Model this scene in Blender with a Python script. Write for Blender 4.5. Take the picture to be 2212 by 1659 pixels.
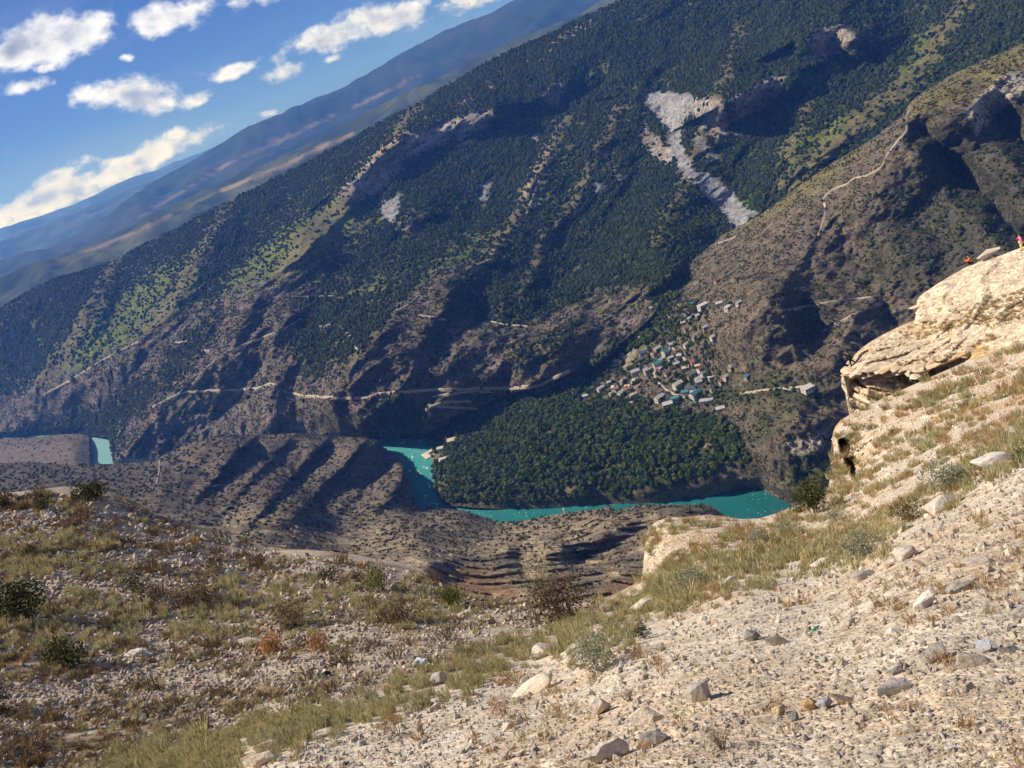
import bpy, bmesh, math, random
import numpy as np
from mathutils import Vector, Matrix

for o in list(bpy.data.objects):
    bpy.data.objects.remove(o, do_unlink=True)
scene = bpy.context.scene
COL = scene.collection
rng = np.random.default_rng(7)
random.seed(7)

# ------------------------------------------------------------------ camera
FPX = 769.0                      # focal length in pixels of the 1024 wide frame
EYE = 500.0                      # eye height above the river
ROLL = math.radians(21.0)
PITCH = math.radians(21.865)
cp, sp = math.cos(PITCH), math.sin(PITCH)
cr, sr = math.cos(ROLL), math.sin(ROLL)
cam_d = bpy.data.cameras.new('camera')
cam = bpy.data.objects.new('camera', cam_d)
COL.objects.link(cam)
fwd = Vector((0, cp, -sp))
upv = Vector((0, sp, cp))
rgt = Vector((1, 0, 0))
cam_right = rgt * cr - upv * sr   # phone held with its right side lowered
cam_up = rgt * sr + upv * cr
# image right = along horizon * cos + down * sin ; image up = -(that rotated)
R = Matrix((cam_right, cam_up, -fwd)).transposed()
cam.matrix_world = Matrix.Translation((0, 0, EYE)) @ R.to_4x4()
cam_d.sensor_width = 36.0
cam_d.lens = 36.0 * FPX / 1024.0
cam_d.clip_start = 0.1
cam_d.clip_end = 120000
scene.camera = cam

# ------------------------------------------------------------------ light
SUN_AZ = math.radians(-72)        # left of the view axis, slightly ahead
SUN_EL = math.radians(42)
sun_dir = Vector((math.sin(SUN_AZ) * math.cos(SUN_EL), math.cos(SUN_AZ) * math.cos(SUN_EL), math.sin(SUN_EL)))
sd = bpy.data.lights.new('sun', 'SUN')
sd.energy = 5.0
sd.angle = math.radians(0.53)
sd.color = (1.0, 0.91, 0.79)
so = bpy.data.objects.new('sun', sd)
COL.objects.link(so)
so.rotation_euler = sun_dir.to_track_quat('Z', 'Y').to_euler()
so.location = (0, 0, 900)

scene.view_settings.view_transform = 'Standard'
scene.view_settings.look = 'None'
scene.view_settings.exposure = 0.45
scene.view_settings.gamma = 1.0
scene.cycles.max_bounces = 4
scene.cycles.diffuse_bounces = 2
scene.cycles.volume_bounces = 1
scene.cycles.transparent_max_bounces = 8
scene.cycles.use_denoising = True
scene.cycles.use_adaptive_sampling = True
scene.cycles.adaptive_threshold = 0.02

# ------------------------------------------------------------------ picture <-> place
S = 1024.0 / 2212.0               # coordinates below are read off a 2212 wide view

def ray(u, v):
    a = (np.asarray(u, float) * S - 512) / FPX
    b = (np.asarray(v, float) * S - 384) / FPX
    x = a * cr - b * sr
    dn = a * sr + b * cr
    y = cp - dn * sp
    z = -sp - dn * cp
    d = np.stack([x, y, z], -1)
    return d / np.linalg.norm(d, axis=-1, keepdims=True)

def hdist(d):                     # horizontal length of unit rays
    return np.sqrt(d[..., 0] ** 2 + d[..., 1] ** 2)

def project(p):
    p = np.asarray(p, float)
    x, y, z = p[..., 0], p[..., 1], p[..., 2] - EYE
    dep = y * cp - z * sp
    dn = (-y * sp - z * cp) / dep
    X = x / dep
    return ((X * cr + dn * sr) * FPX + 512) / S, ((-X * sr + dn * cr) * FPX + 384) / S, dep

# ------------------------------------------------------------------ numeric helpers
def interp(pts, u):
    p = np.array(pts, float)
    return np.interp(u, p[:, 0], p[:, 1])

def tps(xy, val, smooth=0.0):
    xy = np.asarray(xy, float) / 500.0
    val = np.asarray(val, float)
    n = len(xy)
    def k(d2):
        return np.where(d2 > 0, 0.5 * d2 * np.log(np.maximum(d2, 1e-12)), 0.0)
    d2 = ((xy[:, None] - xy[None]) ** 2).sum(-1)
    A = np.zeros((n + 3, n + 3))
    A[:n, :n] = k(d2) + smooth * np.eye(n)
    A[:n, n] = 1; A[:n, n + 1:] = xy; A[n, :n] = 1; A[n + 1:, :n] = xy.T
    w = np.linalg.solve(A, np.concatenate([val, np.zeros(3)]))
    def f(u, v):
        sh = np.shape(u)
        q = np.stack([np.ravel(u), np.ravel(v)], -1) / 500.0
        out = np.full(len(q), w[n]) + q @ w[n + 1:]
        for i in range(n):
            e = ((q - xy[i]) ** 2).sum(-1)
            out += w[i] * k(e)
        return out.reshape(sh)
    return f

_perm = rng.permutation(256)
_perm = np.concatenate([_perm, _perm, _perm])
_grad = rng.normal(size=(256, 3)); _grad /= np.linalg.norm(_grad, axis=1, keepdims=True)

def noise3(p):
    p = np.asarray(p, float)
    i = np.floor(p).astype(int); f = p - i
    w = f * f * f * (f * (f * 6 - 15) + 10)
    i &= 255
    out = 0
    for dx in (0, 1):
        for dy in (0, 1):
            for dz in (0, 1):
                h = _perm[_perm[_perm[(i[..., 0] + dx) & 255] + ((i[..., 1] + dy) & 255)] + ((i[..., 2] + dz) & 255)]
                g = _grad[h]
                dot = g[..., 0] * (f[..., 0] - dx) + g[..., 1] * (f[..., 1] - dy) + g[..., 2] * (f[..., 2] - dz)
                ww = (w[..., 0] if dx else 1 - w[..., 0]) * (w[..., 1] if dy else 1 - w[..., 1]) * (w[..., 2] if dz else 1 - w[..., 2])
                out = out + ww * dot
    return out * 1.6

def fbm(p, octv=4, gain=0.5):
    a, s, t = 1.0, 0.0, 0.0
    p = np.asarray(p, float)
    for k in range(octv):
        s = s + a * noise3(p + 17.3 * k); t += a; a *= gain; p = p * 2.03
    return s / t

def ridged(p, octv=4):
    a, s, t = 1.0, 0.0, 0.0
    p = np.asarray(p, float)
    for k in range(octv):
        s = s + a * (1 - 2 * np.abs(noise3(p + 9.1 * k))); t += a; a *= 0.5; p = p * 2.05
    return s / t

def smooth(a, b, x):
    t = np.clip((x - a) / (b - a), 0, 1)
    return t * t * (3 - 2 * t)

def seg_dist(u, v, line):
    """distance to a polyline, parameter along it (0..1) and signed side"""
    P = np.array(line, float)
    L = np.concatenate([[0], np.cumsum(np.hypot(*(P[1:] - P[:-1]).T))])
    best = np.full(np.shape(u), 1e9); par = np.zeros(np.shape(u)); side = np.zeros(np.shape(u))
    for k in range(len(P) - 1):
        a, b = P[k], P[k + 1]; d = b - a; l2 = d @ d
        t = np.clip(((u - a[0]) * d[0] + (v - a[1]) * d[1]) / l2, 0, 1)
        qx, qy = u - a[0] - t * d[0], v - a[1] - t * d[1]
        e = np.hypot(qx, qy)
        m = e < best
        best = np.where(m, e, best)
        par = np.where(m, (L[k] + t * math.sqrt(l2)) / L[-1], par)
        side = np.where(m, np.sign(d[0] * qy - d[1] * qx), side)
    return best, par, side

def tent(u, v, line, w):
    d, t, _ = seg_dist(u, v, line)
    return np.clip(1 - d / w, 0, 1)

def inpoly(u, v, poly):
    P = np.array(poly, float); inside = np.zeros(np.shape(u), bool)
    j = len(P) - 1
    for i in range(len(P)):
        xi, yi = P[i]; xj, yj = P[j]
        if yi != yj:
            c = ((yi > v) != (yj > v)) & (u < (xj - xi) * (v - yi) / (yj - yi) + xi)
            inside ^= c
        j = i
    return inside

def soft(u, v, poly, w=20, nz=None):
    """soft mask of a polygon; nz wobbles its border"""
    if nz is not None:
        u = u + nz[0]; v = v + nz[1]
    ins = inpoly(u, v, poly)
    d, _, _ = seg_dist(u, v, list(poly) + [poly[0]])
    return np.clip(0.5 + np.where(ins, d, -d) / (2 * w), 0, 1)

# ------------------------------------------------------------------ scene helpers
def tag(o, label=None, cat=None, group=None, kind=None):
    if label: o['label'] = label
    if cat: o['category'] = cat
    if group: o['group'] = group
    if kind: o['kind'] = kind
    return o

def link(name, me, parent=None, mat=None):
    o = bpy.data.objects.new(name, me)
    COL.objects.link(o)
    if parent is not None: o.parent = parent
    if mat is not None and me is not None and not me.materials: me.materials.append(mat)
    return o

def empty(name, loc, rz=0.0):
    o = bpy.data.objects.new(name, None); COL.objects.link(o)
    o.empty_display_size = 0.2
    o.location = loc; o.rotation_euler = (0, 0, rz)
    return o

def grid_mesh(name, V, col=None, flat=False, extra=None):
    """V: (rows, cols, 3)"""
    nr, nc = V.shape[:2]
    me = bpy.data.meshes.new(name)
    idx = np.arange(nr * nc).reshape(nr, nc)
    q = np.stack([idx[:-1, :-1], idx[1:, :-1], idx[1:, 1:], idx[:-1, 1:]], -1).reshape(-1, 4)
    me.vertices.add(nr * nc); me.vertices.foreach_set('co', V.reshape(-1).astype(np.float32))
    me.loops.add(q.size); me.loops.foreach_set('vertex_index', q.reshape(-1).astype(np.int32))
    me.polygons.add(len(q))
    me.polygons.foreach_set('loop_start', np.arange(0, q.size, 4, dtype=np.int32))
    me.update(calc_edges=True)
    if not flat:
        me.polygons.foreach_set('use_smooth', np.ones(len(q), bool))
    if col is not None:
        at = me.color_attributes.new('Col', 'FLOAT_COLOR', 'POINT')
        c4 = np.ones((nr * nc, 4), np.float32); c4[:, :3] = col.reshape(-1, 3)
        at.data.foreach_set('color', c4.reshape(-1))
    for k, a in (extra or {}).items():
        t = me.attributes.new(k, 'FLOAT', 'POINT'); t.data.foreach_set('value', a.reshape(-1).astype(np.float32))
    me.update()
    return me

def mesh_from(name, verts, faces, smooth_faces=False):
    me = bpy.data.meshes.new(name)
    me.from_pydata([tuple(v) for v in verts], [], [tuple(f) for f in faces])
    if smooth_faces:
        me.polygons.foreach_set('use_smooth', np.ones(len(me.polygons), bool))
    me.update()
    return me

class NT:
    def __init__(self, name):
        self.m = bpy.data.materials.new(name); self.m.use_nodes = True
        self.t = self.m.node_tree; self.t.nodes.clear()
    def n(self, typ, **kw):
        nd = self.t.nodes.new(typ)
        for k, v in kw.items():
            if k == 'i':
                for kk, vv in v.items(): nd.inputs[kk].default_value = vv
            else: setattr(nd, k, v)
        return nd
    def l(self, a, b): self.t.links.new(a, b)
    def mix(self, fac, a, b, mode='MIX'):
        nd = self.n('ShaderNodeMix', data_type='RGBA', blend_type=mode)
        for s, x in ((nd.inputs['Factor'], fac), (nd.inputs['A'], a), (nd.inputs['B'], b)):
            if isinstance(x, bpy.types.NodeSocket): self.l(x, s)
            elif isinstance(x, (int, float)) and s.type != 'RGBA': s.default_value = x
            else: s.default_value = tuple(x) + (1,) if len(x) == 3 else x
        return [o for o in nd.outputs if o.type == 'RGBA'][0]
    def math(self, op, a, b=None, c=None, clamp=False):
        nd = self.n('ShaderNodeMath', operation=op, use_clamp=clamp)
        for k, x in enumerate((a, b, c)):
            if x is None: continue
            if isinstance(x, bpy.types.NodeSocket): self.l(x, nd.inputs[k])
            else: nd.inputs[k].default_value = x
        return nd.outputs[0]
    def ramp(self, fac, stops):
        nd = self.n('ShaderNodeValToRGB')
        e = nd.color_ramp.elements
        while len(e) < len(stops): e.new(0.5)
        for el, (p, c) in zip(e, stops):
            el.position = p; el.color = tuple(c) + (1,) if len(c) == 3 else c
        self.l(fac, nd.inputs[0]); return nd.outputs[0]
    def noise(self, vec, scale, detail=4, rough=0.55, out='Fac'):
        nd = self.n('ShaderNodeTexNoise', i={'Scale': scale, 'Detail': detail, 'Roughness': rough})
        if vec is not None: self.l(vec, nd.inputs['Vector'])
        return nd.outputs[out]
    def bsdf(self, col, rough=0.9, normal=None, spec=0.2):
        b = self.n('ShaderNodeBsdfPrincipled', i={'Roughness': rough, 'Specular IOR Level': spec})
        if isinstance(col, bpy.types.NodeSocket): self.l(col, b.inputs['Base Color'])
        else: b.inputs['Base Color'].default_value = tuple(col) + (1,)
        if normal is not None: self.l(normal, b.inputs['Normal'])
        return b
    def bump(self, h, strength=0.5, dist=1.0):
        nd = self.n('ShaderNodeBump', i={'Strength': strength, 'Distance': dist})
        self.l(h, nd.inputs['Height']); return nd.outputs[0]
    def out(self, shader):
        o = self.n('ShaderNodeOutputMaterial'); self.l(shader, o.inputs['Surface']); return self.m

def simple_mat(name, col, rough=0.8, var=0.25, scale=3.0, spec=0.2, coord='Object'):
    t = NT(name); tc = t.n('ShaderNodeTexCoord'); nz = t.noise(tc.outputs[coord], scale, 5)
    lo = tuple(c * (1 - var) for c in col); hi = tuple(min(1, c * (1 + var)) for c in col)
    c = t.ramp(nz, [(0.3, lo), (0.7, hi)])
    b = t.bsdf(c, rough, t.bump(nz, 0.15, 0.05), spec)
    return t.out(b.outputs[0])

def terrain_mat(name, scale, bump_d, contrast=0.5, speck=None, bump_s=0.9, pebbles=()):
    """vertex albedo broken up by noise, shrub specks and pebble cells (sizes in metres)"""
    t = NT(name); tc = t.n('ShaderNodeTexCoord'); P = tc.outputs['Object']
    a = t.n('ShaderNodeVertexColor', layer_name='Col').outputs[0]
    n1 = t.noise(P, 1.0 / scale, 8, 0.68); n2 = t.noise(P, 5.0 / scale, 6, 0.72)
    f1 = t.ramp(n1, [(0.28, (1 - contrast,) * 3), (0.5, (1, 1, 1)), (0.72, (1 + contrast * 0.8,) * 3)])
    f2 = t.ramp(n2, [(0.3, (1 - contrast,) * 3), (0.5, (1, 1, 1)), (0.7, (1 + contrast * 0.7,) * 3)])
    c = t.mix(1.0, a, f1, 'MULTIPLY'); c = t.mix(1.0, c, f2, 'MULTIPLY')
    h = t.math('ADD', n1, t.math('MULTIPLY', n2, 0.4))
    for size, col, amount in (speck or ()):
        vor = t.n('ShaderNodeTexVoronoi', i={'Scale': 1.0 / size, 'Randomness': 1.0}); t.l(P, vor.inputs['Vector'])
        sepc = t.n('ShaderNodeSeparateColor'); t.l(vor.outputs['Color'], sepc.inputs[0])
        rad = t.math('MULTIPLY', sepc.outputs[0], 0.55)
        msk = t.math('LESS_THAN', vor.outputs['Distance'], rad)
        gate = t.math('LESS_THAN', t.math('ADD', sepc.outputs[1], t.math('MULTIPLY', t.math('SUBTRACT', t.noise(P, 0.12 / size, 3), 0.5), 1.6)), amount)
        m = t.math('MULTIPLY', msk, gate)
        c = t.mix(t.math('MULTIPLY', m, 0.85), c, col)
        h = t.math('ADD', h, t.math('MULTIPLY', m, 0.5))
    for size, var, k in pebbles:
        vor = t.n('ShaderNodeTexVoronoi', i={'Scale': 1.0 / size, 'Randomness': 1.0}); t.l(P, vor.inputs['Vector'])
        sepc = t.n('ShaderNodeSeparateColor'); t.l(vor.outputs['Color'], sepc.inputs[0])
        br = t.ramp(sepc.outputs[0], [(0.0, (1 - var,) * 3), (1.0, (1 + var,) * 3)])
        gap = t.ramp(vor.outputs['Distance'], [(0.35, (1, 1, 1)), (0.75, (0.74, 0.70, 0.64))])
        c = t.mix(1.0, c, br, 'MULTIPLY'); c = t.mix(0.4, c, gap, 'MULTIPLY')
        h = t.math('ADD', h, t.math('MULTIPLY', t.math('SUBTRACT', 1.0, vor.outputs['Distance']), k))
    b = t.bsdf(c, 0.95, t.bump(h, bump_s, bump_d), 0.1)
    return t.out(b.outputs[0])
# ------------------------------------------------------------------ sky and clouds (world)
def build_world():
    w = bpy.data.worlds.new('World'); scene.world = w; w.use_nodes = True
    w.cycles.sampling_method = "MANUAL"; w.cycles.sample_map_resolution = 256
    t = NT.__new__(NT); t.m = w; t.t = w.node_tree; t.t.nodes.clear()
    sky = t.n('ShaderNodeTexSky', sky_type='NISHITA', sun_disc=False)
    sky.sun_elevation = SUN_EL
    sky.sun_rotation = SUN_AZ          # measured from +Y towards +X
    sky.altitude = 900; sky.air_density = 1.0; sky.dust_density = 0.6; sky.ozone_density = 2.2
    tc = t.n('ShaderNodeTexCoord')
    D = tc.outputs['Generated']
    sep = t.n('ShaderNodeSeparateXYZ'); t.l(D, sep.inputs[0])
    x, y, z = sep.outputs
    yc = t.math('MAXIMUM', y, 0.05)
    px = t.math('DIVIDE', x, yc); pz = t.math('DIVIDE', z, yc)
    com = t.n('ShaderNodeCombineXYZ'); t.l(px, com.inputs[0]); t.l(pz, com.inputs[1])
    P = com.outputs[0]
    # (u, v, half length, half height, tilt in the picture, strength)
    C = [(150, 78, 150, 66, 14, 1.0), (30, 110, 80, 55, 20, .85), (380, 30, 150, 48, 12, .95), (330, 60, 70, 35, 10, .8),
         (272, 205, 112, 54, 0, 1.15), (700, 82, 165, 44, 24, 1.0), (850, 35, 150, 40, 20, .9), (515, 152, 48, 16, 22, .7),
         (625, 148, 70, 28, 22, .85), (1000, 5, 120, 34, 16, .85), (432, 220, 45, 22, 15, .75), (95, 432, 170, 44, 22, .95),
         (300, 352, 170, 36, 24, .95), (440, 292, 85, 28, 22, .85), (40, 480, 120, 34, 24, .8), (55, 188, 72, 22, 12, .75),
         (95, 148, 30, 12, 8, .7), (275, 125, 24, 12, 0, .7), (570, 245, 28, 10, 5, .6), (120, 380, 90, 22, 20, .7),
         (710, 130, 30, 12, 20, .6), (380, 290, 50, 18, 15, .75), (-160, 140, 140, 60, 15, 1), (-140, 520, 160, 40, 22, .9),
         (560, -60, 180, 60, 10, 1), (180, -70, 160, 50, 5, 1), (1150, -60, 160, 50, 15, 1)]
    tot = None
    def g(u, v):
        d = ray(u, v); return np.array([d[0] / d[1], d[2] / d[1]])
    for (u, v, a, b, ang, s) in C:
        c0 = g(u, v); an = math.radians(ang)
        e1 = g(u + a * math.cos(an), v - a * math.sin(an)) - c0
        e2 = g(u - b * math.sin(an), v - b * math.cos(an)) - c0
        M = np.linalg.inv(np.array([e1, e2]).T)
        dx = t.math('SUBTRACT', px, float(c0[0])); dz = t.math('SUBTRACT', pz, float(c0[1]))
        q1 = t.math('MULTIPLY_ADD', dx, float(M[0, 0]), t.math('MULTIPLY', dz, float(M[0, 1])))
        q2 = t.math('MULTIPLY_ADD', dx, float(M[1, 0]), t.math('MULTIPLY', dz, float(M[1, 1])))
        r2 = t.math('ADD', t.math('MULTIPLY', q1, q1), t.math('MULTIPLY', q2, q2))
        m = t.math('MULTIPLY', t.math('MAXIMUM', t.math('SUBTRACT', 1.0, t.math('SQRT', r2)), -0.6), s)
        tot = m if tot is None else t.math('SMOOTH_MAX', tot, m, 0.12)
    # broken fair-weather clouds over the rest of the sky
    zc = t.math('ADD', t.math('MAXIMUM', z, 0.0), 0.12)
    c2 = t.n('ShaderNodeCombineXYZ'); t.l(t.math('DIVIDE', x, zc), c2.inputs[0]); t.l(t.math('DIVIDE', y, zc), c2.inputs[1])
    gen = t.math('MULTIPLY', t.math('SUBTRACT', t.noise(c2.outputs[0], 0.55, 3), 0.56), 3.0)
    away = t.math('GREATER_THAN', t.math('MULTIPLY_ADD', t.math('ABSOLUTE', px), 1.0, t.math('MULTIPLY', pz, 1.2)), 1.05)
    away = t.math('MAXIMUM', away, t.math('LESS_THAN', y, 0.1))
    gen = t.math('MULTIPLY_ADD', away, t.math('ADD', gen, 1.0), -1.0)
    tot = t.math('MAXIMUM', tot, gen)
    wv = t.n('ShaderNodeVectorMath', operation='MULTIPLY'); t.l(P, wv.inputs[0]); wv.inputs[1].default_value = (1, 1.5, 1)
    n1 = t.noise(wv.outputs[0], 12.0, 10, 0.62)
    n2 = t.noise(wv.outputs[0], 34.0, 5, 0.6)
    nn = t.math('MULTIPLY_ADD', t.math('SUBTRACT', n1, 0.5), 3.3, t.math('MULTIPLY', t.math('SUBTRACT', n2, 0.5), 0.45))
    den = t.math('ADD', tot, nn)
    cov = t.n('ShaderNodeMapRange', interpolation_type='SMOOTHSTEP'); t.l(den, cov.inputs[0])
    cov.inputs[1].default_value = 0.06; cov.inputs[2].default_value = 0.66
    # thick parts of the clouds are seen from their unlit side
    sh = t.n('ShaderNodeVectorMath', operation='ADD'); t.l(wv.outputs[0], sh.inputs[0]); sh.inputs[1].default_value = (0.012, -0.02, 0)
    n3 = t.noise(sh.outputs[0], 12.0, 7, 0.58)
    thick = t.math('ADD', t.math('MULTIPLY', tot, 0.62), t.math('MULTIPLY', t.math('SUBTRACT', n3, 0.5), 2.2))
    shade = t.ramp(thick, [(0.18, (9.4, 9.5, 10.2)), (0.42, (7.6, 7.7, 8.5)), (0.60, (4.6, 4.8, 5.8)), (0.80, (3.0, 3.2, 4.2))])
    # a thin veil of high cloud
    ve = t.n('ShaderNodeVectorMath', operation='MULTIPLY'); t.l(P, ve.inputs[0]); ve.inputs[1].default_value = (2.2, 9, 1)
    veil = t.math('MULTIPLY', t.math('SUBTRACT', t.noise(ve.outputs[0], 1.3, 5), 0.47), 0.7, clamp=True)
    skyc = t.mix(1.0, sky.outputs[0], (0.23, 0.33, 0.66), 'MULTIPLY')
    skyc = t.mix(veil, skyc, (4.8, 5.3, 6.4))
    col = t.mix(cov.outputs[0], skyc, shade)
    bg = t.n('ShaderNodeBackground', i={'Strength': 0.085}); t.l(col, bg.inputs[0])
    o = t.n('ShaderNodeOutputWorld'); t.l(bg.outputs[0], o.inputs[0])
build_world()
# ------------------------------------------------------------------ terrain sheets
def D_of(u, v, z):
    d = ray(u, v); return (EYE - z) * hdist(d) / np.maximum(-d[..., 2], 1e-4)

def field(pts):
    """pts: (u, v, 'z'|'D', value) -> log horizontal distance as a smooth function of direction"""
    xy = [(p[0], p[1]) for p in pts]
    val = [math.log(p[3] if p[2] == 'D' else float(D_of(p[0], p[1], p[3]))) for p in pts]
    return tps(xy, val, 1e-4)

def place(u, v, D):
    d = ray(u, v)
    P = d * (D / hdist(d))[..., None]
    P[..., 2] += EYE
    return P

class Sheet:
    def __init__(self, u0, u1, nu, top, bot, nv, fn, clip=False, us=None, vs=None):
        u = np.linspace(u0, u1, nu) if us is None else us
        if vs is not None: nv = len(vs)
        t = np.linspace(0, 1, nv)
        tv, bv = interp(top, u), interp(bot, u)
        self.u = np.tile(u, (nv, 1)); self.v = tv + (bv - tv) * t[:, None]
        if clip:                       # level rows, cut off at the skyline
            vg = (np.linspace(tv.min(), bv.max(), nv) if vs is None else vs)[:, None]
            self.v = np.minimum(np.maximum(vg, tv), bv)
        self.fn = fn
        self.D = fn(self.u, self.v)
        self.P = place(self.u, self.v, self.D)
        self.top, self.bot = top, bot
    def at(self, u, v):
        u = np.asarray(u, float); v = np.asarray(v, float)
        return place(u, v, self.fn(u, v))
    def with_back(self, n, step, drop, power=1.0):
        """rows behind the skyline that fall away, so the ridge is a solid ridge"""
        top = self.P[0]
        hd = top.copy(); hd[:, 2] = 0; hd /= np.linalg.norm(hd, axis=1, keepdims=True)
        rows = []
        for k in range(n, 0, -1):
            q = top + hd * (step * k)
            q[:, 2] -= drop * (k * step) ** power / (n * step) ** (power - 1)
            q[:, 2] += fbm(q / (step * 3), 2) * step * 0.15
            rows.append(q)
        return np.concatenate([np.array(rows), self.P], 0)

def lerp(a, b, t):
    return np.asarray(a) * (1 - t[..., None]) + np.asarray(b) * t[..., None]

# ---- B: wooded mountain across the river
B_TOP = [(-420, 860), (-200, 752), (0, 665), (60, 630), (120, 600), (190, 582), (250, 560), (310, 528), (370, 500), (440, 462), (500, 430), (560, 402), (600, 380),
         (650, 357), (700, 330), (760, 300), (800, 275), (850, 248), (900, 225), (950, 192), (1000, 165), (1050, 135), (1100, 110), (1150, 88), (1200, 65), (1250, 40), (1300, 20),
         (1400, -30), (1700, -170), (2212, -380), (2600, -540)]
B_BOT = [(-420, 1000), (0, 955), (120, 943), (236, 943), (244, 1006), (260, 1012), (380, 1012), (430, 985), (640, 965), (780, 950), (935, 946), (960, 925), (1000, 912), (1100, 872), (1200, 835), (1300, 800),
         (1400, 712), (1450, 650), (1560, 560), (1700, 480), (1800, 410), (1960, 300), (2212, 170), (2600, -20)]
bF = field([(-420, 985, 'z', 0), (0, 938, 'z', 0), (120, 938, 'z', 0), (190, 940, 'z', 0), (245, 1003, 'z', 0), (365, 1000, 'z', 0), (640, 955, 'z', 4), (800, 944, 'z', 0), (935, 941, 'z', 0),
            (1000, 905, 'z', 8), (1100, 862, 'z', 18), (1300, 792, 'z', 42), (1400, 690, 'z', 92), (1450, 620, 'z', 112), (1570, 510, 'D', 1330), (1700, 440, 'D', 1390), (1960, 270, 'D', 1480), (2212, 120, 'D', 1560), (2600, -60, 'D', 1650),
            (-420, 860, 'D', 3200), (-200, 752, 'D', 3050), (0, 665, 'D', 2900), (250, 560, 'D', 2720), (500, 430, 'D', 2540), (700, 330, 'D', 2420), (900, 225, 'D', 2330), (1100, 110, 'D', 2280), (1300, 20, 'D', 2260),
            (1700, -170, 'D', 2320), (2212, -380, 'D', 2450), (2600, -540, 'D', 2600),
            (400, 845, 'z', 90), (600, 838, 'z', 90), (840, 852, 'z', 85), (1150, 840, 'z', 38), (1250, 740, 'z', 75), (1200, 560, 'D', 1560), (700, 600, 'D', 1800), (1000, 440, 'D', 1830), (400, 650, 'D', 2130),
            (1700, 260, 'D', 1700), (1450, 300, 'D', 1790), (2000, 90, 'D', 1850), (200, 760, 'D', 2330)])
SPURS = [([(1220, 260), (1130, 440), (1060, 560), (980, 595), (930, 640), (860, 670), (760, 790), (715, 880)], 90, 85),
         ([(720, 470), (560, 640), (480, 740), (390, 840), (310, 930), (255, 1000)], 105, 120),
         ([(650, 630), (600, 740), (588, 830), (570, 930)], 60, 45),
         ([(990, 600), (945, 690), (860, 830), (800, 900)], 65, 50),
         ([(250, 560), (150, 740), (60, 870), (0, 930)], 85, 80),
         ([(500, 430), (380, 640), (280, 770), (130, 880)], 95, 80),
         ([(1350, 230), (1260, 400), (1180, 520), (1120, 640)], 90, 60),
         ([(900, 225), (760, 420), (650, 520)], 90, 60),
         ([(1290, 640), (1180, 740), (1000, 830), (930, 880)], 90, 45),
         ([(1120, 620), (1050, 720), (960, 800)], 55, 35),
         ([(730, 640), (700, 720), (770, 750)], 40, 18),
         ([(520, 620), (440, 700), (400, 760)], 45, 30),
         ([(1600, 60), (1540, 240), (1480, 400), (1420, 520)], 110, 55),
         ([(1860, 60), (1760, 200), (1700, 330)], 90, 45),
         ([(2080, 0), (2000, 140), (1850, 270), (1700, 400)], 120, 60)]
CLIFFS = [([(740, 400), (800, 350), (850, 312), (900, 285), (950, 262), (1000, 245), (1062, 236)], 66, 85), ([(1385, 205), (1430, 198), (1490, 205), (1560, 215)], 85, 36),
          ([(1575, 215), (1610, 195), (1650, 172), (1705, 158)], 80, 120), ([(1740, 75), (1775, 55), (1810, 48), (1845, 75)], 70, 120), ([(868, 480), (885, 450), (912, 455)], 55, 45),
          ([(1170, 205), (1200, 175), (1225, 180)], 45, 40), ([(1400, 620), (1440, 590)], 40, 20), ([(30, 640), (100, 625), (130, 640)], 60, 40), ([(1130, 520), (1170, 505)], 45, 25)]
def bD(u, v):
    D = np.exp(bF(u, v))
    P0 = place(u, v, D)
    wob = fbm(P0 / 160.0, 3); wob2 = fbm(P0 / 160.0 + 40, 3)
    uu, vv = u + 26 * wob, v + 26 * wob2
    rel = np.zeros_like(D)
    for ln, w, a in SPURS:
        d, t, s = seg_dist(uu, vv, ln)
        x = np.clip(1 - d / w, 0, 1)
        rel += 1.15 * a * (x ** 1.15) * smooth(-0.02, 0.18, t + 0.02)
    for ln, h, a in CLIFFS:
        d, t, s = seg_dist(u + 10 * wob, v + 14 * wob2, ln)
        below = s > 0
        prof = np.where(below, smooth(1.0, 0.0, d / (h * 0.95)) ** 1.0 * np.where(d < h, 1, 0), np.clip(1 - d / (h * 1.9), 0, 1) ** 1.3)
        rel += 1.35 * a * prof
    sv_, al_ = u * 0.8 + v * 0.6, -u * 0.6 + v * 0.8
    rel += 20 * ridged(np.stack([sv_ / 95 + 0.6 * wob, al_ / 420, 0 * u], -1), 3) * smooth(0, 80, v - interp(B_TOP, np.ravel(u)).reshape(u.shape))
    low = smooth(560, 760, v - 0.0 * u) * smooth(1150, 900, u)     # bare lower flank is finely gullied
    r1 = ridged(P0 * np.array([1, 1, 0.45]) / 210.0, 4)
    r2 = ridged(P0 * np.array([1, 1, 0.35]) / 62.0, 3)
    edge = smooth(0, 40, v - interp(B_TOP, np.ravel(u)).reshape(u.shape)) * smooth(0, 22, interp(B_BOT, np.ravel(u)).reshape(u.shape) - v)
    rel = rel + (34 * r1 + (8 + 9 * low) * r2 + 6 * fbm(P0 / 22.0, 3) + 6 * low * ridged(P0 * np.array([1, 1, .4]) / 24.0, 3)) * edge
    return D - rel * (0.25 + 0.75 * edge)
B = Sheet(-330, 2420, 640, B_TOP, B_BOT, 400, bD)

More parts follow.
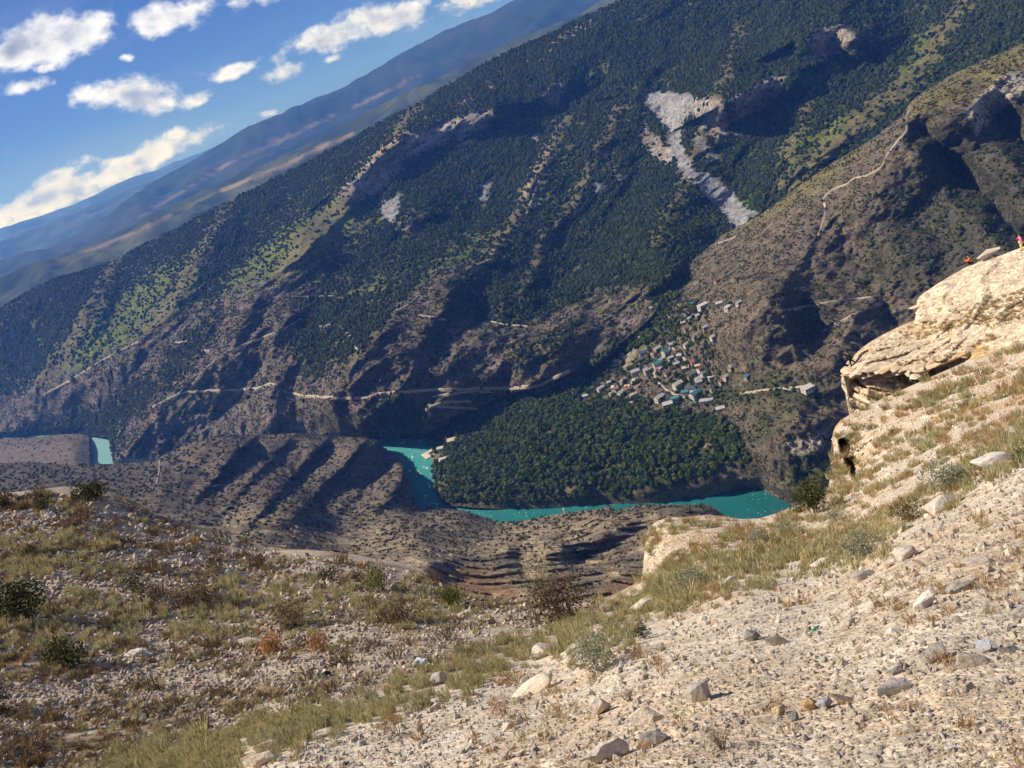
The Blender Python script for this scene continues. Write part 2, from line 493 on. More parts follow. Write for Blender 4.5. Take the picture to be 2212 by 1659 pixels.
# ---- C: river bend terrace, village slope and the brown spur above it
C_TOP = [(925, 936), (940, 922), (960, 905), (1000, 890), (1100, 848), (1200, 806), (1300, 768), (1380, 702), (1400, 664), (1430, 632), (1460, 602), (1500, 560), (1560, 508), (1600, 486), (1640, 466), (1700, 420), (1750, 385),
         (1800, 350), (1850, 322), (1900, 288), (1945, 252), (1970, 218), (2000, 195), (2050, 165), (2100, 140), (2160, 115), (2212, 92), (2420, -10)]
C_BOT = [(925, 946), (932, 985), (938, 1020), (942, 1068), (960, 1092), (1100, 1101), (1250, 1093), (1400, 1088), (1530, 1072), (1600, 1062), (1640, 1056), (1700, 1088), (1800, 1110), (1900, 1130), (2212, 1190), (2420, 1230)]
cF = field([(925, 940, 'z', 0), (934, 985, 'z', 1), (940, 1050, 'z', 1), (960, 1090, 'z', 0), (1100, 1099, 'z', 0), (1250, 1092, 'z', 0), (1400, 1087, 'z', 0), (1530, 1071, 'z', 0), (1640, 1056, 'z', 0), (1700, 1086, 'z', 0), (1900, 1128, 'z', 0), (2212, 1188, 'z', 0), (2420, 1228, 'z', 0),
            (960, 1066, 'z', 13), (1100, 1078, 'z', 16), (1250, 1070, 'z', 17), (1400, 1062, 'z', 18), (1530, 1044, 'z', 20), (1640, 1022, 'z', 22), (1700, 1010, 'z', 40),
            (1000, 892, 'z', 11), (1100, 850, 'z', 22), (1300, 770, 'z', 46), (1385, 700, 'z', 92), (1440, 622, 'z', 116), (1560, 508, 'D', 1185), (1700, 420, 'D', 1150), (1960, 230, 'D', 1120), (2212, 92, 'D', 1150), (2420, -10, 'D', 1180),
            (1050, 990, 'z', 20), (1300, 1000, 'z', 26), (1300, 930, 'z', 33), (1500, 950, 'z', 38), (1440, 870, 'z', 50), (1420, 780, 'z', 78), (1450, 670, 'z', 112), (1560, 800, 'z', 80),
            (1700, 800, 'z', 100), (1650, 650, 'z', 150), (1750, 600, 'D', 950), (1850, 450, 'D', 1010), (2050, 420, 'D', 960), (2000, 600, 'D', 860), (2212, 450, 'D', 880), (2212, 800, 'D', 690), (1850, 900, 'D', 745), (2420, 600, 'D', 760), (1700, 920, 'z', 75)])
C_SPUR = [([(2010, 190), (1955, 290), (1880, 390), (1770, 500), (1690, 620), (1600, 690)], 150, 55), ([(2212, 130), (2100, 230), (2020, 290)], 90, 35), ([(1950, 560), (1850, 680), (1800, 780)], 90, 30)]
C_GUL = [([(1990, 285), (2060, 350), (2120, 430), (2230, 520)], 46, 55), ([(1830, 520), (1900, 640), (1960, 740)], 80, 22), ([(1500, 600), (1420, 700)], 40, 14), ([(1730, 660), (1760, 760)], 40, 25), ([(2150, 250), (2230, 330)], 50, 45)]
def cD(u, v):
    D = np.exp(cF(u, v)); P0 = place(u, v, D)
    wob = fbm(P0 / 90.0, 3) * 22
    rel = np.zeros_like(D)
    for ln, w, a in C_SPUR: rel += a * tent(u + wob, v - wob, ln, w)
    for ln, w, a in C_GUL: rel -= a * tent(u + wob, v - wob, ln, w)
    bt = interp(C_BOT, np.ravel(u)).reshape(u.shape); tp = interp(C_TOP, np.ravel(u)).reshape(u.shape)
    edge = smooth(0, 30, v - tp) * smooth(0, 26, bt - v)
    steep = smooth(1500, 1700, u)
    rel = rel + ((4 + 14 * steep) * ridged(P0 * np.array([1, 1, .5]) / 110., 4) + (1.0 + 5.0 * steep) * ridged(P0 / 30.0, 3) + 2.5 * steep * ridged(P0 / 11.0, 2)) * edge
    # terraces on the lower right slope
    ter = soft(u, v, [(1640, 640), (1990, 620), (1990, 900), (1640, 900)], 60)
    zz = P0[..., 2] / 14.0
    rel += ter * 5.0 * (np.abs((zz - np.floor(zz)) - 0.5) * 2) * 1.0
    # undercut bank cliff
    return D - rel * (0.2 + 0.8 * edge)
Cs = Sheet(926, 2420, 420, C_TOP, C_BOT, 330, cD)

# ---- D: near bank benches below the viewpoint
D_TOP = [(-330, 1030), (-100, 1005), (0, 1000), (60, 998), (150, 1003), (250, 1002), (335, 996), (350, 985), (400, 962), (440, 948), (475, 940), (520, 939), (560, 941), (600, 938), (640, 935), (700, 943), (790, 945), (815, 955), (835, 972), (845, 982), (862, 990), (872, 1005), (880, 1035), (892, 1070), (905, 1096),
         (960, 1099), (1000, 1102), (1040, 1115), (1080, 1128), (1120, 1127), (1180, 1115), (1250, 1104), (1300, 1098), (1318, 1092), (1330, 1104), (1355, 1098), (1380, 1090), (1440, 1090), (1530, 1090), (1548, 1098), (1560, 1114), (1700, 1140), (1900, 1200), (2212, 1290)]
D_BOT = [(-330, 1120), (0, 1120), (250, 1130), (400, 1190), (700, 1270), (900, 1310), (1100, 1370), (1300, 1370), (1450, 1330), (1700, 1300), (2212, 1380)]
dF = field([(-330, 1030, 'D', 1300), (0, 1000, 'D', 1330), (150, 1003, 'D', 1290), (335, 996, 'D', 1240), (400, 962, 'D', 1250), (475, 940, 'D', 1250), (560, 941, 'D', 1255), (640, 935, 'D', 1235), (790, 945, 'D', 1200), (840, 978, 'D', 1125),
            (875, 1015, 'z', 14), (892, 1070, 'z', 16), (905, 1096, 'z', 20), (1000, 1102, 'z', 30), (1080, 1128, 'z', 20), (1180, 1115, 'z', 34), (1318, 1094, 'z', 55), (1440, 1090, 'D', 610), (1548, 1098, 'D', 600), (1700, 1140, 'D', 540), (2212, 1290, 'D', 380),
            (0, 1060, 'D', 1000), (250, 1060, 'D', 960), (480, 1060, 'D', 960), (640, 1050, 'D', 1020), (800, 1060, 'D', 990), (720, 1105, 'D', 850), (600, 1120, 'D', 660), (900, 1150, 'D', 600), (1100, 1180, 'D', 540), (1300, 1130, 'D', 560), (1300, 1180, 'D', 480), (700, 1210, 'D', 490), (1000, 1240, 'D', 430), (1300, 1240, 'D', 370),
            (-330, 1120, 'D', 700), (0, 1120, 'D', 640), (400, 1180, 'D', 500), (700, 1270, 'D', 400), (1100, 1360, 'D', 300), (1450, 1320, 'D', 290), (2212, 1380, 'D', 260)])
D_SPUR = [([(1500, 1092), (1380, 1120), (1290, 1165), (1180, 1200)], 60, 26), ([(1180, 1170), (1060, 1200), (930, 1215)], 50, 14), ([(350, 985), (346, 1040)], 30, 12), ([(860, 1040), (740, 1080), (640, 1090)], 50, 16), ([(800, 960), (760, 1010), (690, 1040)], 45, 22),
          ([(475, 945), (430, 1000), (350, 1060)], 60, 18)]
D_GUL = [([(840, 985), (790, 1040), (690, 1070)], 40, 26), ([(1390, 1140), (1330, 1170), (1250, 1200)], 40, 20), ([(1130, 1210), (1300, 1220)], 40, 12), ([(480, 1120), (600, 1140)], 40, 14)]
def dD(u, v):
    D = np.exp(dF(u, v)); P0 = place(u, v, D)
    wob = fbm(P0 / 60.0, 3) * 9
    rel = np.zeros_like(D)
    for ln, w, a in D_SPUR: rel += 1.5 * a * tent(u + wob, v + wob * .6, ln, w)
    for ln, w, a in D_GUL: rel -= 1.6 * a * tent(u + wob, v + wob * .6, ln, w) ** 0.8
    edge = smooth(0, 14, v - interp(D_TOP, np.ravel(u)).reshape(u.shape))
    hum = soft(u, v, [(455, 945), (690, 930), (860, 975), (890, 1080), (700, 1110), (520, 1125), (430, 1100)], 26)
    sw = (u * 0.74 + v * 0.68 + 10 * fbm(P0 / 45., 3)) / 62.0
    fr_ = sw - np.floor(sw)
    big_ = 0.35 + 0.65 * (0.5 + 0.5 * np.sin(np.floor(sw) * 2.4 + 1.0))
    rel += hum * big_ * 46 * smooth(0, .86, fr_) * smooth(1.0, .86, fr_)
    lay = (P0[..., 2] + 0.12 * P0[..., 0] + 6 * fbm(P0 / 50., 2)) / 13.0
    rel = rel + (12 * ridged(P0 / 120.0, 4) + 5 * ridged(P0 / 30.0, 4) + 7 * smooth(0, .8, lay - np.floor(lay)) * smooth(1, .8, lay - np.floor(lay)) + 1.6 * ridged(P0 / 9.0, 2)) * edge
    return D - rel * (0.3 + 0.7 * edge)
Ds = Sheet(-330, 2212, 640, D_TOP, D_BOT, 200, dD, True)

# ---- left far bank tongue
E_TOP = [(-330, 975), (-100, 955), (0, 948), (60, 945), (110, 942), (130, 937), (180, 936), (196, 945), (205, 958), (213, 972), (214, 984), (207, 994), (200, 1004), (195, 1020)]
E_BOT = [(-330, 1040), (195, 1040)]
def eD(u, v):
    D = D_of(u, v, 0.0)
    tp = interp(E_TOP, np.ravel(u)).reshape(u.shape)
    zt = smooth(0, 22, v - tp) * 26 * smooth(216, 150, u) + 4 * smooth(0, 6, v - tp)
    D = D_of(u, v, np.minimum(zt, 30) + 2.0)
    P0 = place(u, v, D)
    return D - 10 * ridged(P0 / 90., 3) * smooth(0, 20, v - tp)
Es = Sheet(-330, 213, 150, E_TOP, E_BOT, 50, eD)
# ---- F: stony slope the picture was taken from, falling away below the camera
def rfield(pts):
    return tps([(p[0], p[1]) for p in pts], [math.log(p[2] * float(hdist(ray(p[0], p[1])))) for p in pts], 1e-4)

F_TOP = [(-900, 1130), (-330, 1090), (-150, 1078), (0, 1066), (60, 1060), (110, 1054), (150, 1050), (185, 1051), (215, 1056), (250, 1066), (290, 1084), (330, 1106), (365, 1116), (400, 1130), (440, 1140), (480, 1150), (520, 1166), (560, 1180), (620, 1186), (700, 1190), (760, 1196), (800, 1206), (850, 1212), (880, 1220), (905, 1232),
         (925, 1246), (950, 1265), (1000, 1280), (1050, 1290), (1150, 1302), (1280, 1302), (1330, 1282), (1370, 1262), (1386, 1246), (1390, 1215), (1394, 1170), (1402, 1138), (1420, 1126), (1440, 1118), (1480, 1117), (1530, 1112), (1570, 1117), (1600, 1121), (1640, 1120), (1680, 1108), (1720, 1092), (1760, 1074), (1790, 1054), (1794, 1010), (1797, 950), (1802, 925), (1815, 908), (1840, 893), (1870, 880),
         (1900, 864), (1930, 850), (1980, 828), (2030, 806), (2080, 784), (2120, 770), (2160, 752), (2212, 735), (2450, 650), (3600, 200)]
F_BOT = [(-900, 2600), (3600, 2600)]
F_PTS = [(2450, 1760, 2.3), (2212, 1659, 2.9), (1700, 1700, 3.3), (1106, 1760, 4.0), (-330, 1760, 10), (1106, 1659, 5.0), (600, 1659, 8), (0, 1659, 13), (1700, 1600, 3.9),
             (2212, 1400, 4.6), (2450, 1400, 4.2), (1700, 1400, 6.5), (1300, 1450, 8.2), (900, 1500, 11), (500, 1540, 13.5), (0, 1500, 18), (-330, 1500, 19),
             (2212, 1150, 8.5), (2450, 1150, 8), (1900, 1200, 10.5), (1600, 1270, 12), (1300, 1340, 14.5), (1150, 1400, 14.5), (700, 1400, 18), (300, 1400, 21), (0, 1350, 24), (1150, 1330, 21),
             (700, 1300, 24), (900, 1270, 27), (1000, 1290, 26), (400, 1200, 33), (0, 1200, 34), (200, 1120, 38), (-330, 1090, 46), (0, 1066, 43), (200, 1053, 43), (330, 1106, 41), (560, 1180, 37), (880, 1220, 33), (1180, 1302, 28), (1300, 1298, 26),
             (1396, 1150, 30), (1390, 1235, 25), (1530, 1113, 31), (1640, 1120, 29.5), (1700, 1102, 30), (1790, 1054, 35), (1480, 1220, 20), (1700, 1160, 22.5), (1900, 1060, 23), (2100, 1000, 17), (2212, 950, 17), (2450, 900, 18),
             (1797, 950, 47), (1812, 912, 49), (1870, 882, 51), (1835, 1030, 38), (1930, 852, 53), (2030, 808, 55), (2120, 772, 56), (2212, 737, 56), (2450, 652, 56), (2000, 950, 33), (2212, 850, 36), (2100, 880, 38), (1960, 1000, 28)]
# the slope goes on past the frame as the plane it stands on
_near = np.array([ray(p[0], p[1]) * p[2] for p in F_PTS if p[2] < 9 and p[0] > 500])
_pl, *_ = np.linalg.lstsq(np.c_[_near[:, :2], np.ones(len(_near))], _near[:, 2], rcond=None)
def plane_r(u, v):
    d = ray(u, v); return float(_pl[2] / (d[2] - _pl[0] * d[0] - _pl[1] * d[1]))
for u, v in [(2700, 1900), (3600, 1800), (3000, 2500), (2212, 2600), (1106, 2600), (1106, 2100), (2212, 2000), (3600, 2600), (3600, 1300)]:
    F_PTS.append((u, v, min(max(plane_r(u, v), 1.6), 9.0)))
F_PTS += [(0, 2100, 9.5), (-900, 1800, 15), (-900, 2600, 9), (0, 2600, 6.5), (-900, 1130, 52), (3600, 200, 40), (3600, 700, 20), (2900, 1000, 12), (2900, 500, 50)]
fF = rfield(F_PTS)
F_CAVE = [[(1812, 950), (1826, 944), (1836, 950), (1838, 975), (1828, 990), (1814, 975)], [(1824, 990), (1845, 985), (1850, 1010), (1852, 1036), (1840, 1030), (1828, 1010)]]
def fD(u, v):
    D = np.exp(fF(u, v)); P0 = place(u, v, D)
    ed_, _, _ = seg_dist(u, v, F_TOP)
    edge = smooth(0, 10, ed_)
    rr = D / 20.0
    rel = 0.022 * D * fbm(P0 / 6.0, 3) + 0.05 * np.minimum(rr, 2) * ridged(P0 / 1.3, 3) + 0.02 * np.minimum(rr * 2, 1.5) * fbm(P0 / 0.35, 3)
    rock = soft(u, v, [(1780, 1060), (1790, 900), (2300, 690), (2450, 640), (2450, 800), (2150, 880), (1980, 960), (1870, 1040)], 40)
    rel = rel + rock * (0.9 * ridged(P0 / 5.0, 4) + 0.25 * ridged(P0 / 1.2, 3))
    for c in F_CAVE: rel = rel - 4.5 * smooth(0.35, 0.75, soft(u + 3 * fbm(P0 / .8, 2), v, c, 6))
    return D - rel * (0.3 + 0.7 * edge)
Fs = Sheet(-330, 2450, 900, F_TOP, F_BOT, 470, fD, True, np.concatenate([np.linspace(-900, -340, 50), np.linspace(-330, 2450, 900), np.linspace(2462, 3600, 90)]), np.concatenate([np.linspace(200, 725, 70), np.linspace(730, 1760, 470), np.linspace(1772, 2600, 70)]))

# ---- G: layered rock ledge standing out over the canyon
G_TOP = [(1818, 812), (1822, 800), (1830, 793), (1838, 784), (1845, 768), (1856, 757), (1880, 738), (1905, 724), (1940, 706), (1976, 692), (1980, 672), (1979, 655), (1984, 642), (2000, 630), (2030, 610), (2060, 592), (2085, 578), (2110, 565), (2150, 556), (2180, 545), (2212, 532), (2330, 480), (2450, 425)]
G_BOT = [(1818, 835), (1826, 850), (1850, 915), (1900, 905), (2000, 860), (2212, 790), (2450, 700)]
G_EDGE = [(1800, 802), (1850, 801), (1870, 800), (1900, 797), (1950, 798), (2000, 795), (2040, 782), (2080, 768), (2120, 752), (2212, 735), (2450, 660)]
gF = rfield([(1820, 800, 78), (1838, 784, 80), (1856, 757, 82), (1905, 724, 85), (1978, 692, 87), (1982, 645, 90), (2060, 592, 92), (2120, 562, 93), (2212, 532, 93), (2450, 425, 96), (1850, 800, 76), (1900, 797, 75), (2000, 795, 73), (2100, 755, 74), (2212, 735, 72), (2450, 660, 73), (2100, 660, 83), (2212, 640, 81), (1830, 850, 75), (1850, 910, 74), (2000, 860, 70), (2212, 790, 68), (2450, 700, 69)])
def gD(u, v):
    D = np.exp(gF(u, v)); P0 = place(u, v, D)
    e = interp(G_EDGE, np.ravel(u)).reshape(u.shape) + 5 * fbm(P0 / 3.0, 2)
    under = v - e
    bed = P0[..., 2] / 0.55 + 0.6 * fbm(P0 / 4.0, 2)
    fr = bed - np.floor(bed)
    step = smooth(0.0, 0.22, fr) * smooth(1.0, 0.78, fr)
    bedded = smooth(-95, -20, under) * smooth(2150, 2000, u)
    rel = 0.5 * fbm(P0 / 7.0, 3) + 0.35 * ridged(P0 / 2.2, 3) + 0.22 * ridged(P0 / 0.7, 3) + bedded * (0.9 * step + 0.5 * fbm(P0 * np.array([1, 1, 4]) / 1.5, 3))
    rec = smooth(0, 8, under) * (7.0 + 1.6 * noise3(np.floor(bed)[..., None] * np.array([3.1, 1.7, 2.3]) + P0 / 5.0)) * smooth(2120, 1980, u)
    edge = smooth(0, 8, v - interp(G_TOP, np.ravel(u)).reshape(u.shape))
    tf = (P0[..., 2] + 0.5 * fbm(P0 / 5.0, 2)) / 0.9
    fr2 = tf - np.floor(tf)
    rel = rel + 0.9 * smooth(0.25, 0.0, np.abs(fr2 - 0.5)) * smooth(1985, 2010, u) * smooth(-20, -60, under) * 0.7
    return D - (rel * (0.3 + 0.7 * edge) - rec)
Gs = Sheet(1818, 2450, 420, G_TOP, G_BOT, 260, gD, True)
# ------------------------------------------------------------------ what grows and lies on the sheets (albedo)
FLOOR = (0.030, 0.041, 0.015); GRASS = (0.118, 0.142, 0.032); DRY = (0.125, 0.102, 0.078); EARTH = (0.165, 0.130, 0.122)
ROCK = (0.33, 0.30, 0.285); SCREE = (0.29, 0.29, 0.305); TAN = (0.33, 0.26, 0.17); SCRUB = (0.075, 0.068, 0.044)

def wob(P, s, a):
    return (fbm(P / s, 3) * a, fbm(P / s + 31.7, 3) * a)

B_BARE = [[(-330, 905), (0, 855), (130, 815), (330, 715), (420, 665), (545, 612), (640, 600), (700, 640), (690, 700), (760, 790), (850, 680), (930, 590), (1010, 560), (1000, 660), (1080, 705), (1180, 680), (1290, 625), (1400, 610), (1410, 690), (1200, 850), (950, 945), (640, 970), (230, 1030), (255, 930), (160, 905), (0, 925)],
          [(1120, 520), (1165, 495), (1180, 530), (1140, 570)], [(860, 500), (890, 450), (910, 470), (905, 510), (880, 530)]]
B_TREEIN = [[(655, 640), (720, 630), (820, 650), (845, 670), (790, 740), (720, 800), (670, 810), (620, 760), (640, 700)], [(990, 600), (1070, 560), (1120, 590), (1050, 680), (985, 690), (960, 720), (945, 780), (930, 800), (940, 700)], [(800, 900), (850, 850), (930, 870), (950, 940), (800, 940)],
            [(340, 800), (420, 700), (480, 660), (440, 760), (360, 850)], [(130, 930), (260, 850), (330, 800), (340, 850), (260, 930)], [(1100, 760), (1250, 700), (1200, 770), (1100, 790)]]
B_GRASS = [[(380, 720), (520, 560), (640, 450), (740, 410), (800, 440), (790, 520), (700, 600), (600, 640), (480, 720)], [(60, 850), (200, 660), (330, 560), (420, 560), (330, 720), (180, 850)], [(520, 600), (640, 490), (720, 440), (790, 470), (720, 540), (640, 610), (540, 660), (430, 720), (400, 690)], [(930, 560), (1010, 490), (1060, 470), (1090, 510), (1000, 580), (900, 640)], [(200, 800), (330, 660), (420, 590), (440, 620), (330, 740), (220, 850)], [(60, 830), (180, 690), (260, 600), (290, 640), (180, 770)],
           [(1640, 330), (1780, 260), (1900, 190), (1960, 60), (2050, 30), (2010, 170), (1850, 300), (1700, 380)], [(700, 640), (850, 560), (900, 600), (780, 680)], [(1130, 470), (1180, 380), (1210, 300), (1240, 320), (1180, 470)]]
B_SCREE = [[(1385, 205), (1430, 196), (1485, 205), (1500, 232), (1478, 262), (1470, 310), (1500, 365), (1545, 385), (1580, 408), (1604, 440), (1640, 466), (1590, 502), (1560, 465), (1520, 420), (1480, 380), (1452, 335), (1440, 280), (1410, 245)],
           [(1500, 290), (1540, 320), (1560, 350), (1535, 345), (1505, 310)], [(820, 440), (868, 418), (862, 450), (850, 485), (830, 470)], [(1040, 398), (1062, 388), (1060, 410), (1048, 446), (1034, 436)], [(1325, 362), (1350, 388), (1330, 392)], [(1280, 395), (1305, 402), (1288, 420)], [(1150, 290), (1165, 288), (1160, 304), (1148, 306)]]
B_ROCK = [[(745, 410), (800, 350), (900, 285), (1000, 245), (1065, 238), (1050, 275), (1000, 300), (930, 325), (880, 350), (860, 380), (830, 410), (770, 440)], [(1390, 240), (1410, 290), (1470, 330), (1450, 360), (1400, 340), (1385, 290)], [(1480, 205), (1560, 215), (1590, 300), (1545, 300), (1500, 260)],
          [(1575, 215), (1650, 172), (1700, 160), (1690, 205), (1620, 255), (1580, 262)], [(1740, 78), (1780, 55), (1820, 50), (1850, 85), (1790, 130), (1750, 130)], [(1170, 205), (1200, 175), (1225, 190), (1210, 230), (1180, 230)]]

def anymask(u, v, polys, w, nz):
    m = np.zeros_like(u)
    for p in polys: m = np.maximum(m, soft(u, v, p, w, nz))
    return m

def paint_B(u, v, P):
    nz = wob(P, 45., 26); nz2 = wob(P, 18., 12)
    col = np.empty(u.shape + (3,)); col[:] = FLOOR
    n = fbm(P / 60., 4); n2 = fbm(P / 14., 3)
    g = np.maximum(anymask(u, v, B_GRASS, 30, nz), smooth(0.10, 0.36, n) * 0.7)
    col = lerp(col, GRASS, g)
    crest = np.zeros_like(u)
    for ln, w, a_ in SPURS: crest = np.maximum(crest, tent(u + nz[0] * .8, v + nz[1] * .8, ln, w * .34))
    crest = smooth(.1, .8, crest + .5 * n2)
    col = lerp(col, (0.155, 0.130, 0.068), crest * .75)
    col = lerp(col, (0.105, 0.095, 0.045), smooth(0.0, 0.35, fbm(P / 130. + 11, 3)) * 0.5)
    bare = anymask(u, v, B_BARE, 16, nz); trees = anymask(u, v, B_TREEIN, 14, nz)
    bare = bare * (1 - 0.9 * trees)
    bc = lerp(np.broadcast_to(DRY, col.shape), EARTH, smooth(-0.15, 0.25, n + 0.3 * n2))
    bc = lerp(bc, SCRUB, smooth(0.0, 0.35, n2 - 0.2 * n) * 0.75)
    bc = lerp(bc, GRASS, smooth(760, 620, v) * smooth(-.1, .3, fbm(P / 35. + 5, 3)) * 0.5)
    col = lerp(col, bc, bare)
    ridge, _, _ = seg_dist(u, v, [(1340, 5), (1200, 95), (1080, 170), (960, 240), (880, 285), (800, 345), (740, 410)])
    col = lerp(col, TAN, smooth(16, 4, ridge + 10 * n2) * 0.85)
    for ln in ([(1170, 420), (1130, 470), (1060, 555), (1020, 600)], [(880, 455), (868, 500)], [(1190, 300), (1130, 420)]):
        dd, _, _ = seg_dist(u, v, ln); col = lerp(col, TAN, smooth(14, 3, dd + 10 * n2) * 0.7)
    rk = anymask(u, v, B_ROCK, 8, nz2)
    col = lerp(col, lerp(np.broadcast_to(ROCK, col.shape), (0.24, 0.19, 0.15), smooth(-.2, .3, n2)), rk)
    sc = anymask(u, v, B_SCREE, 6, nz2)
    col = lerp(col, lerp(np.broadcast_to(SCREE, col.shape), (0.12, 0.115, 0.12), smooth(0.0, .35, n2 + .5 * fbm(P / 28. + 4, 3)) * .5), sc)
    forest = np.clip((1 - bare) * (1 - np.minimum(1, sc * 1.6)) * (1 - 0.97 * rk) * (1 - 0.85 * g) * (1 - .8 * crest), 0, 1)
    forest = np.maximum(forest, 0.9 * trees * (1 - sc))
    forest = np.maximum(forest, 0.10 * bare * smooth(-.1, .4, n2))
    clump = smooth(-.35, .15, fbm(P / 30. + 3, 3)); forest = forest * (0.35 + 0.65 * clump) * (0.75 + 0.25 * smooth(600, 1100, u))
    return col, forest

C_WOOD = [[(925, 930), (960, 905), (1000, 890), (1100, 850), (1200, 808), (1300, 770), (1390, 690), (1440, 625), (1470, 640), (1430, 700), (1400, 760), (1330, 800), (1260, 840), (1260, 870), (1400, 880), (1520, 890), (1580, 920), (1620, 990), (1640, 1020), (1560, 1010), (1500, 1050), (1400, 1075), (1100, 1095), (960, 1090), (930, 1040)],
          [(1450, 830), (1560, 820), (1660, 800), (1760, 830), (1780, 880), (1640, 880), (1540, 870)], [(1640, 880), (1700, 900), (1660, 960), (1620, 950)], [(1700, 980), (1790, 960), (1800, 1010), (1760, 1060), (1700, 1060)]]
C_SCRUB = [[(1990, 290), (2212, 260), (2420, 300), (2420, 640), (2212, 560), (2060, 590), (1990, 640), (1830, 600), (1900, 470)], [(2040, 330), (2100, 290), (2212, 200), (2212, 420), (2120, 380)], [(1690, 640), (1780, 640), (1780, 760), (1690, 760)]]
C_PALE = [[(2090, 240), (2150, 180), (2212, 150), (2212, 200), (2150, 250), (2110, 290)], [(1330, 780), (1370, 752), (1400, 750), (1380, 780), (1330, 800)], [(922, 985), (945, 955), (975, 958), (955, 985), (945, 1000), (920, 995)], [(950, 1020), (962, 1015), (966, 1045), (958, 1055)], [(1700, 960), (1790, 930), (1790, 960), (1720, 990)]]
C_CREST = [[(1960, 225), (2050, 160), (2212, 90), (2420, -10), (2420, 60), (2212, 150), (2090, 215), (1980, 262)], [(1560, 500), (1700, 415), (1850, 318), (1900, 300), (1800, 390), (1640, 490)]]
def paint_C(u, v, P):
    nz = wob(P, 25., 16)
    n = fbm(P / 40., 4); n2 = fbm(P / 9., 3)
    col = np.empty(u.shape + (3,)); col[:] = DRY
    col = lerp(col, (0.175, 0.138, 0.098), smooth(-.1, .3, n))
    col = lerp(col, SCRUB, smooth(-0.05, 0.3, n2 + 0.5 * n) * 0.7)
    scr = anymask(u, v, C_SCRUB, 30, nz); col = lerp(col, (0.062, 0.060, 0.045), scr * 0.8)
    cr_ = anymask(u, v, C_CREST, 12, nz); col = lerp(col, (0.17, 0.15, 0.055), cr_ * 0.7)
    pale = anymask(u, v, C_PALE, 7, nz); col = lerp(col, (0.42, 0.37, 0.30), pale)
    wood = anymask(u, v, C_WOOD, 22, wob(P, 35., 34)); col = lerp(col, (0.055, 0.060, 0.030), wood * 0.9)
    col = lerp(col, (0.21, 0.17, 0.10), wood * smooth(0.2, 0.4, n) * 0.6)
    wood = wood * (1 - 0.92 * pale)
    forest = wood * (1 - 0.55 * smooth(0.2, 0.45, n)) + (1 - wood) * (0.16 * smooth(-.1, .35, n2) + 0.35 * scr)
    vill = soft(u, v, [(1330, 790), (1400, 730), (1430, 650), (1520, 650), (1560, 760), (1560, 880), (1300, 880), (1260, 850)], 20)
    forest = np.where(vill > 0.5, np.maximum(forest * 0.6, 0.60 * (n2 > -.15)), forest)
    return col, forest * (1 - pale)

def paint_D(u, v, P):
    n = fbm(P / 45., 4); n2 = fbm(P / 8., 3)
    col = np.empty(u.shape + (3,)); col[:] = (0.150, 0.122, 0.094)
    col = lerp(col, (0.34, 0.275, 0.185), smooth(-.35, .1, n) * smooth(1060, 1150, v))
    col = lerp(col, (0.10, 0.088, 0.066), smooth(0.05, 0.4, n2 + .4 * n) * 0.65)
    br = np.maximum(soft(u, v, [(930, 1235), (1020, 1225), (1110, 1260), (1120, 1300), (1000, 1300), (930, 1265)], 16, wob(P, 15., 12)), soft(u, v, [(1300, 1260), (1395, 1240), (1395, 1300), (1290, 1300)], 12, wob(P, 15., 12)))
    col = lerp(col, (0.30, 0.19, 0.11), br)
    sh = 0.28 + 0.5 * smooth(0.0, 0.4, n2)
    sh = sh * (1 - 0.8 * br)
    return col, np.clip(sh, 0, 1)

def paint_F(u, v, P):
    n = fbm(P / 2.2, 4); n2 = fbm(P / 0.5, 3)
    col = np.empty(u.shape + (3,)); col[:] = (0.61, 0.53, 0.43)
    col = lerp(col, (0.56, 0.43, 0.29), smooth(-.05, .3, n) * 0.6)
    left = 1 - soft(u, v, [(-200, 2700), (150, 1760), (560, 1640), (900, 1500), (1200, 1390), (1390, 1290), (1390, 1100), (1800, 800), (2450, 500), (3800, 100), (3800, 2700)], 25, wob(P, 1.5, 18))
    col = lerp(col, lerp(np.broadcast_to((0.50, 0.42, 0.325), col.shape), (0.26, 0.195, 0.12), smooth(-.1, .25, n)), left)
    lich = soft(u, v, [(1380, 1110), (1540, 1090), (1700, 1090), (1790, 900), (2212, 700), (2450, 640), (2450, 850), (2050, 930), (1900, 1010), (1700, 1130), (1400, 1200)], 30, wob(P, 4., 20))
    col = lerp(col, (0.50, 0.30, 0.10), lich * smooth(0.0, 0.28, fbm(P / 0.9 + 3, 3) + 0.2 * n) * 0.75)
    col = lerp(col, (0.66, 0.54, 0.39), lich * smooth(0.05, 0.3, fbm(P / 1.7 + 9, 3)) * 0.8)
    return col, left, lich

def paint_G(u, v, P):
    n = fbm(P / 4., 4); n2 = fbm(P / 1.0, 3)
    col = np.empty(u.shape + (3,)); col[:] = (0.66, 0.535, 0.385)
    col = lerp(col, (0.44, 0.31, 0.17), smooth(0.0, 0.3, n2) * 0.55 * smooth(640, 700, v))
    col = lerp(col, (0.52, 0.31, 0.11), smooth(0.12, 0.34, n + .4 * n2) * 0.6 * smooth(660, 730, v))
    return col
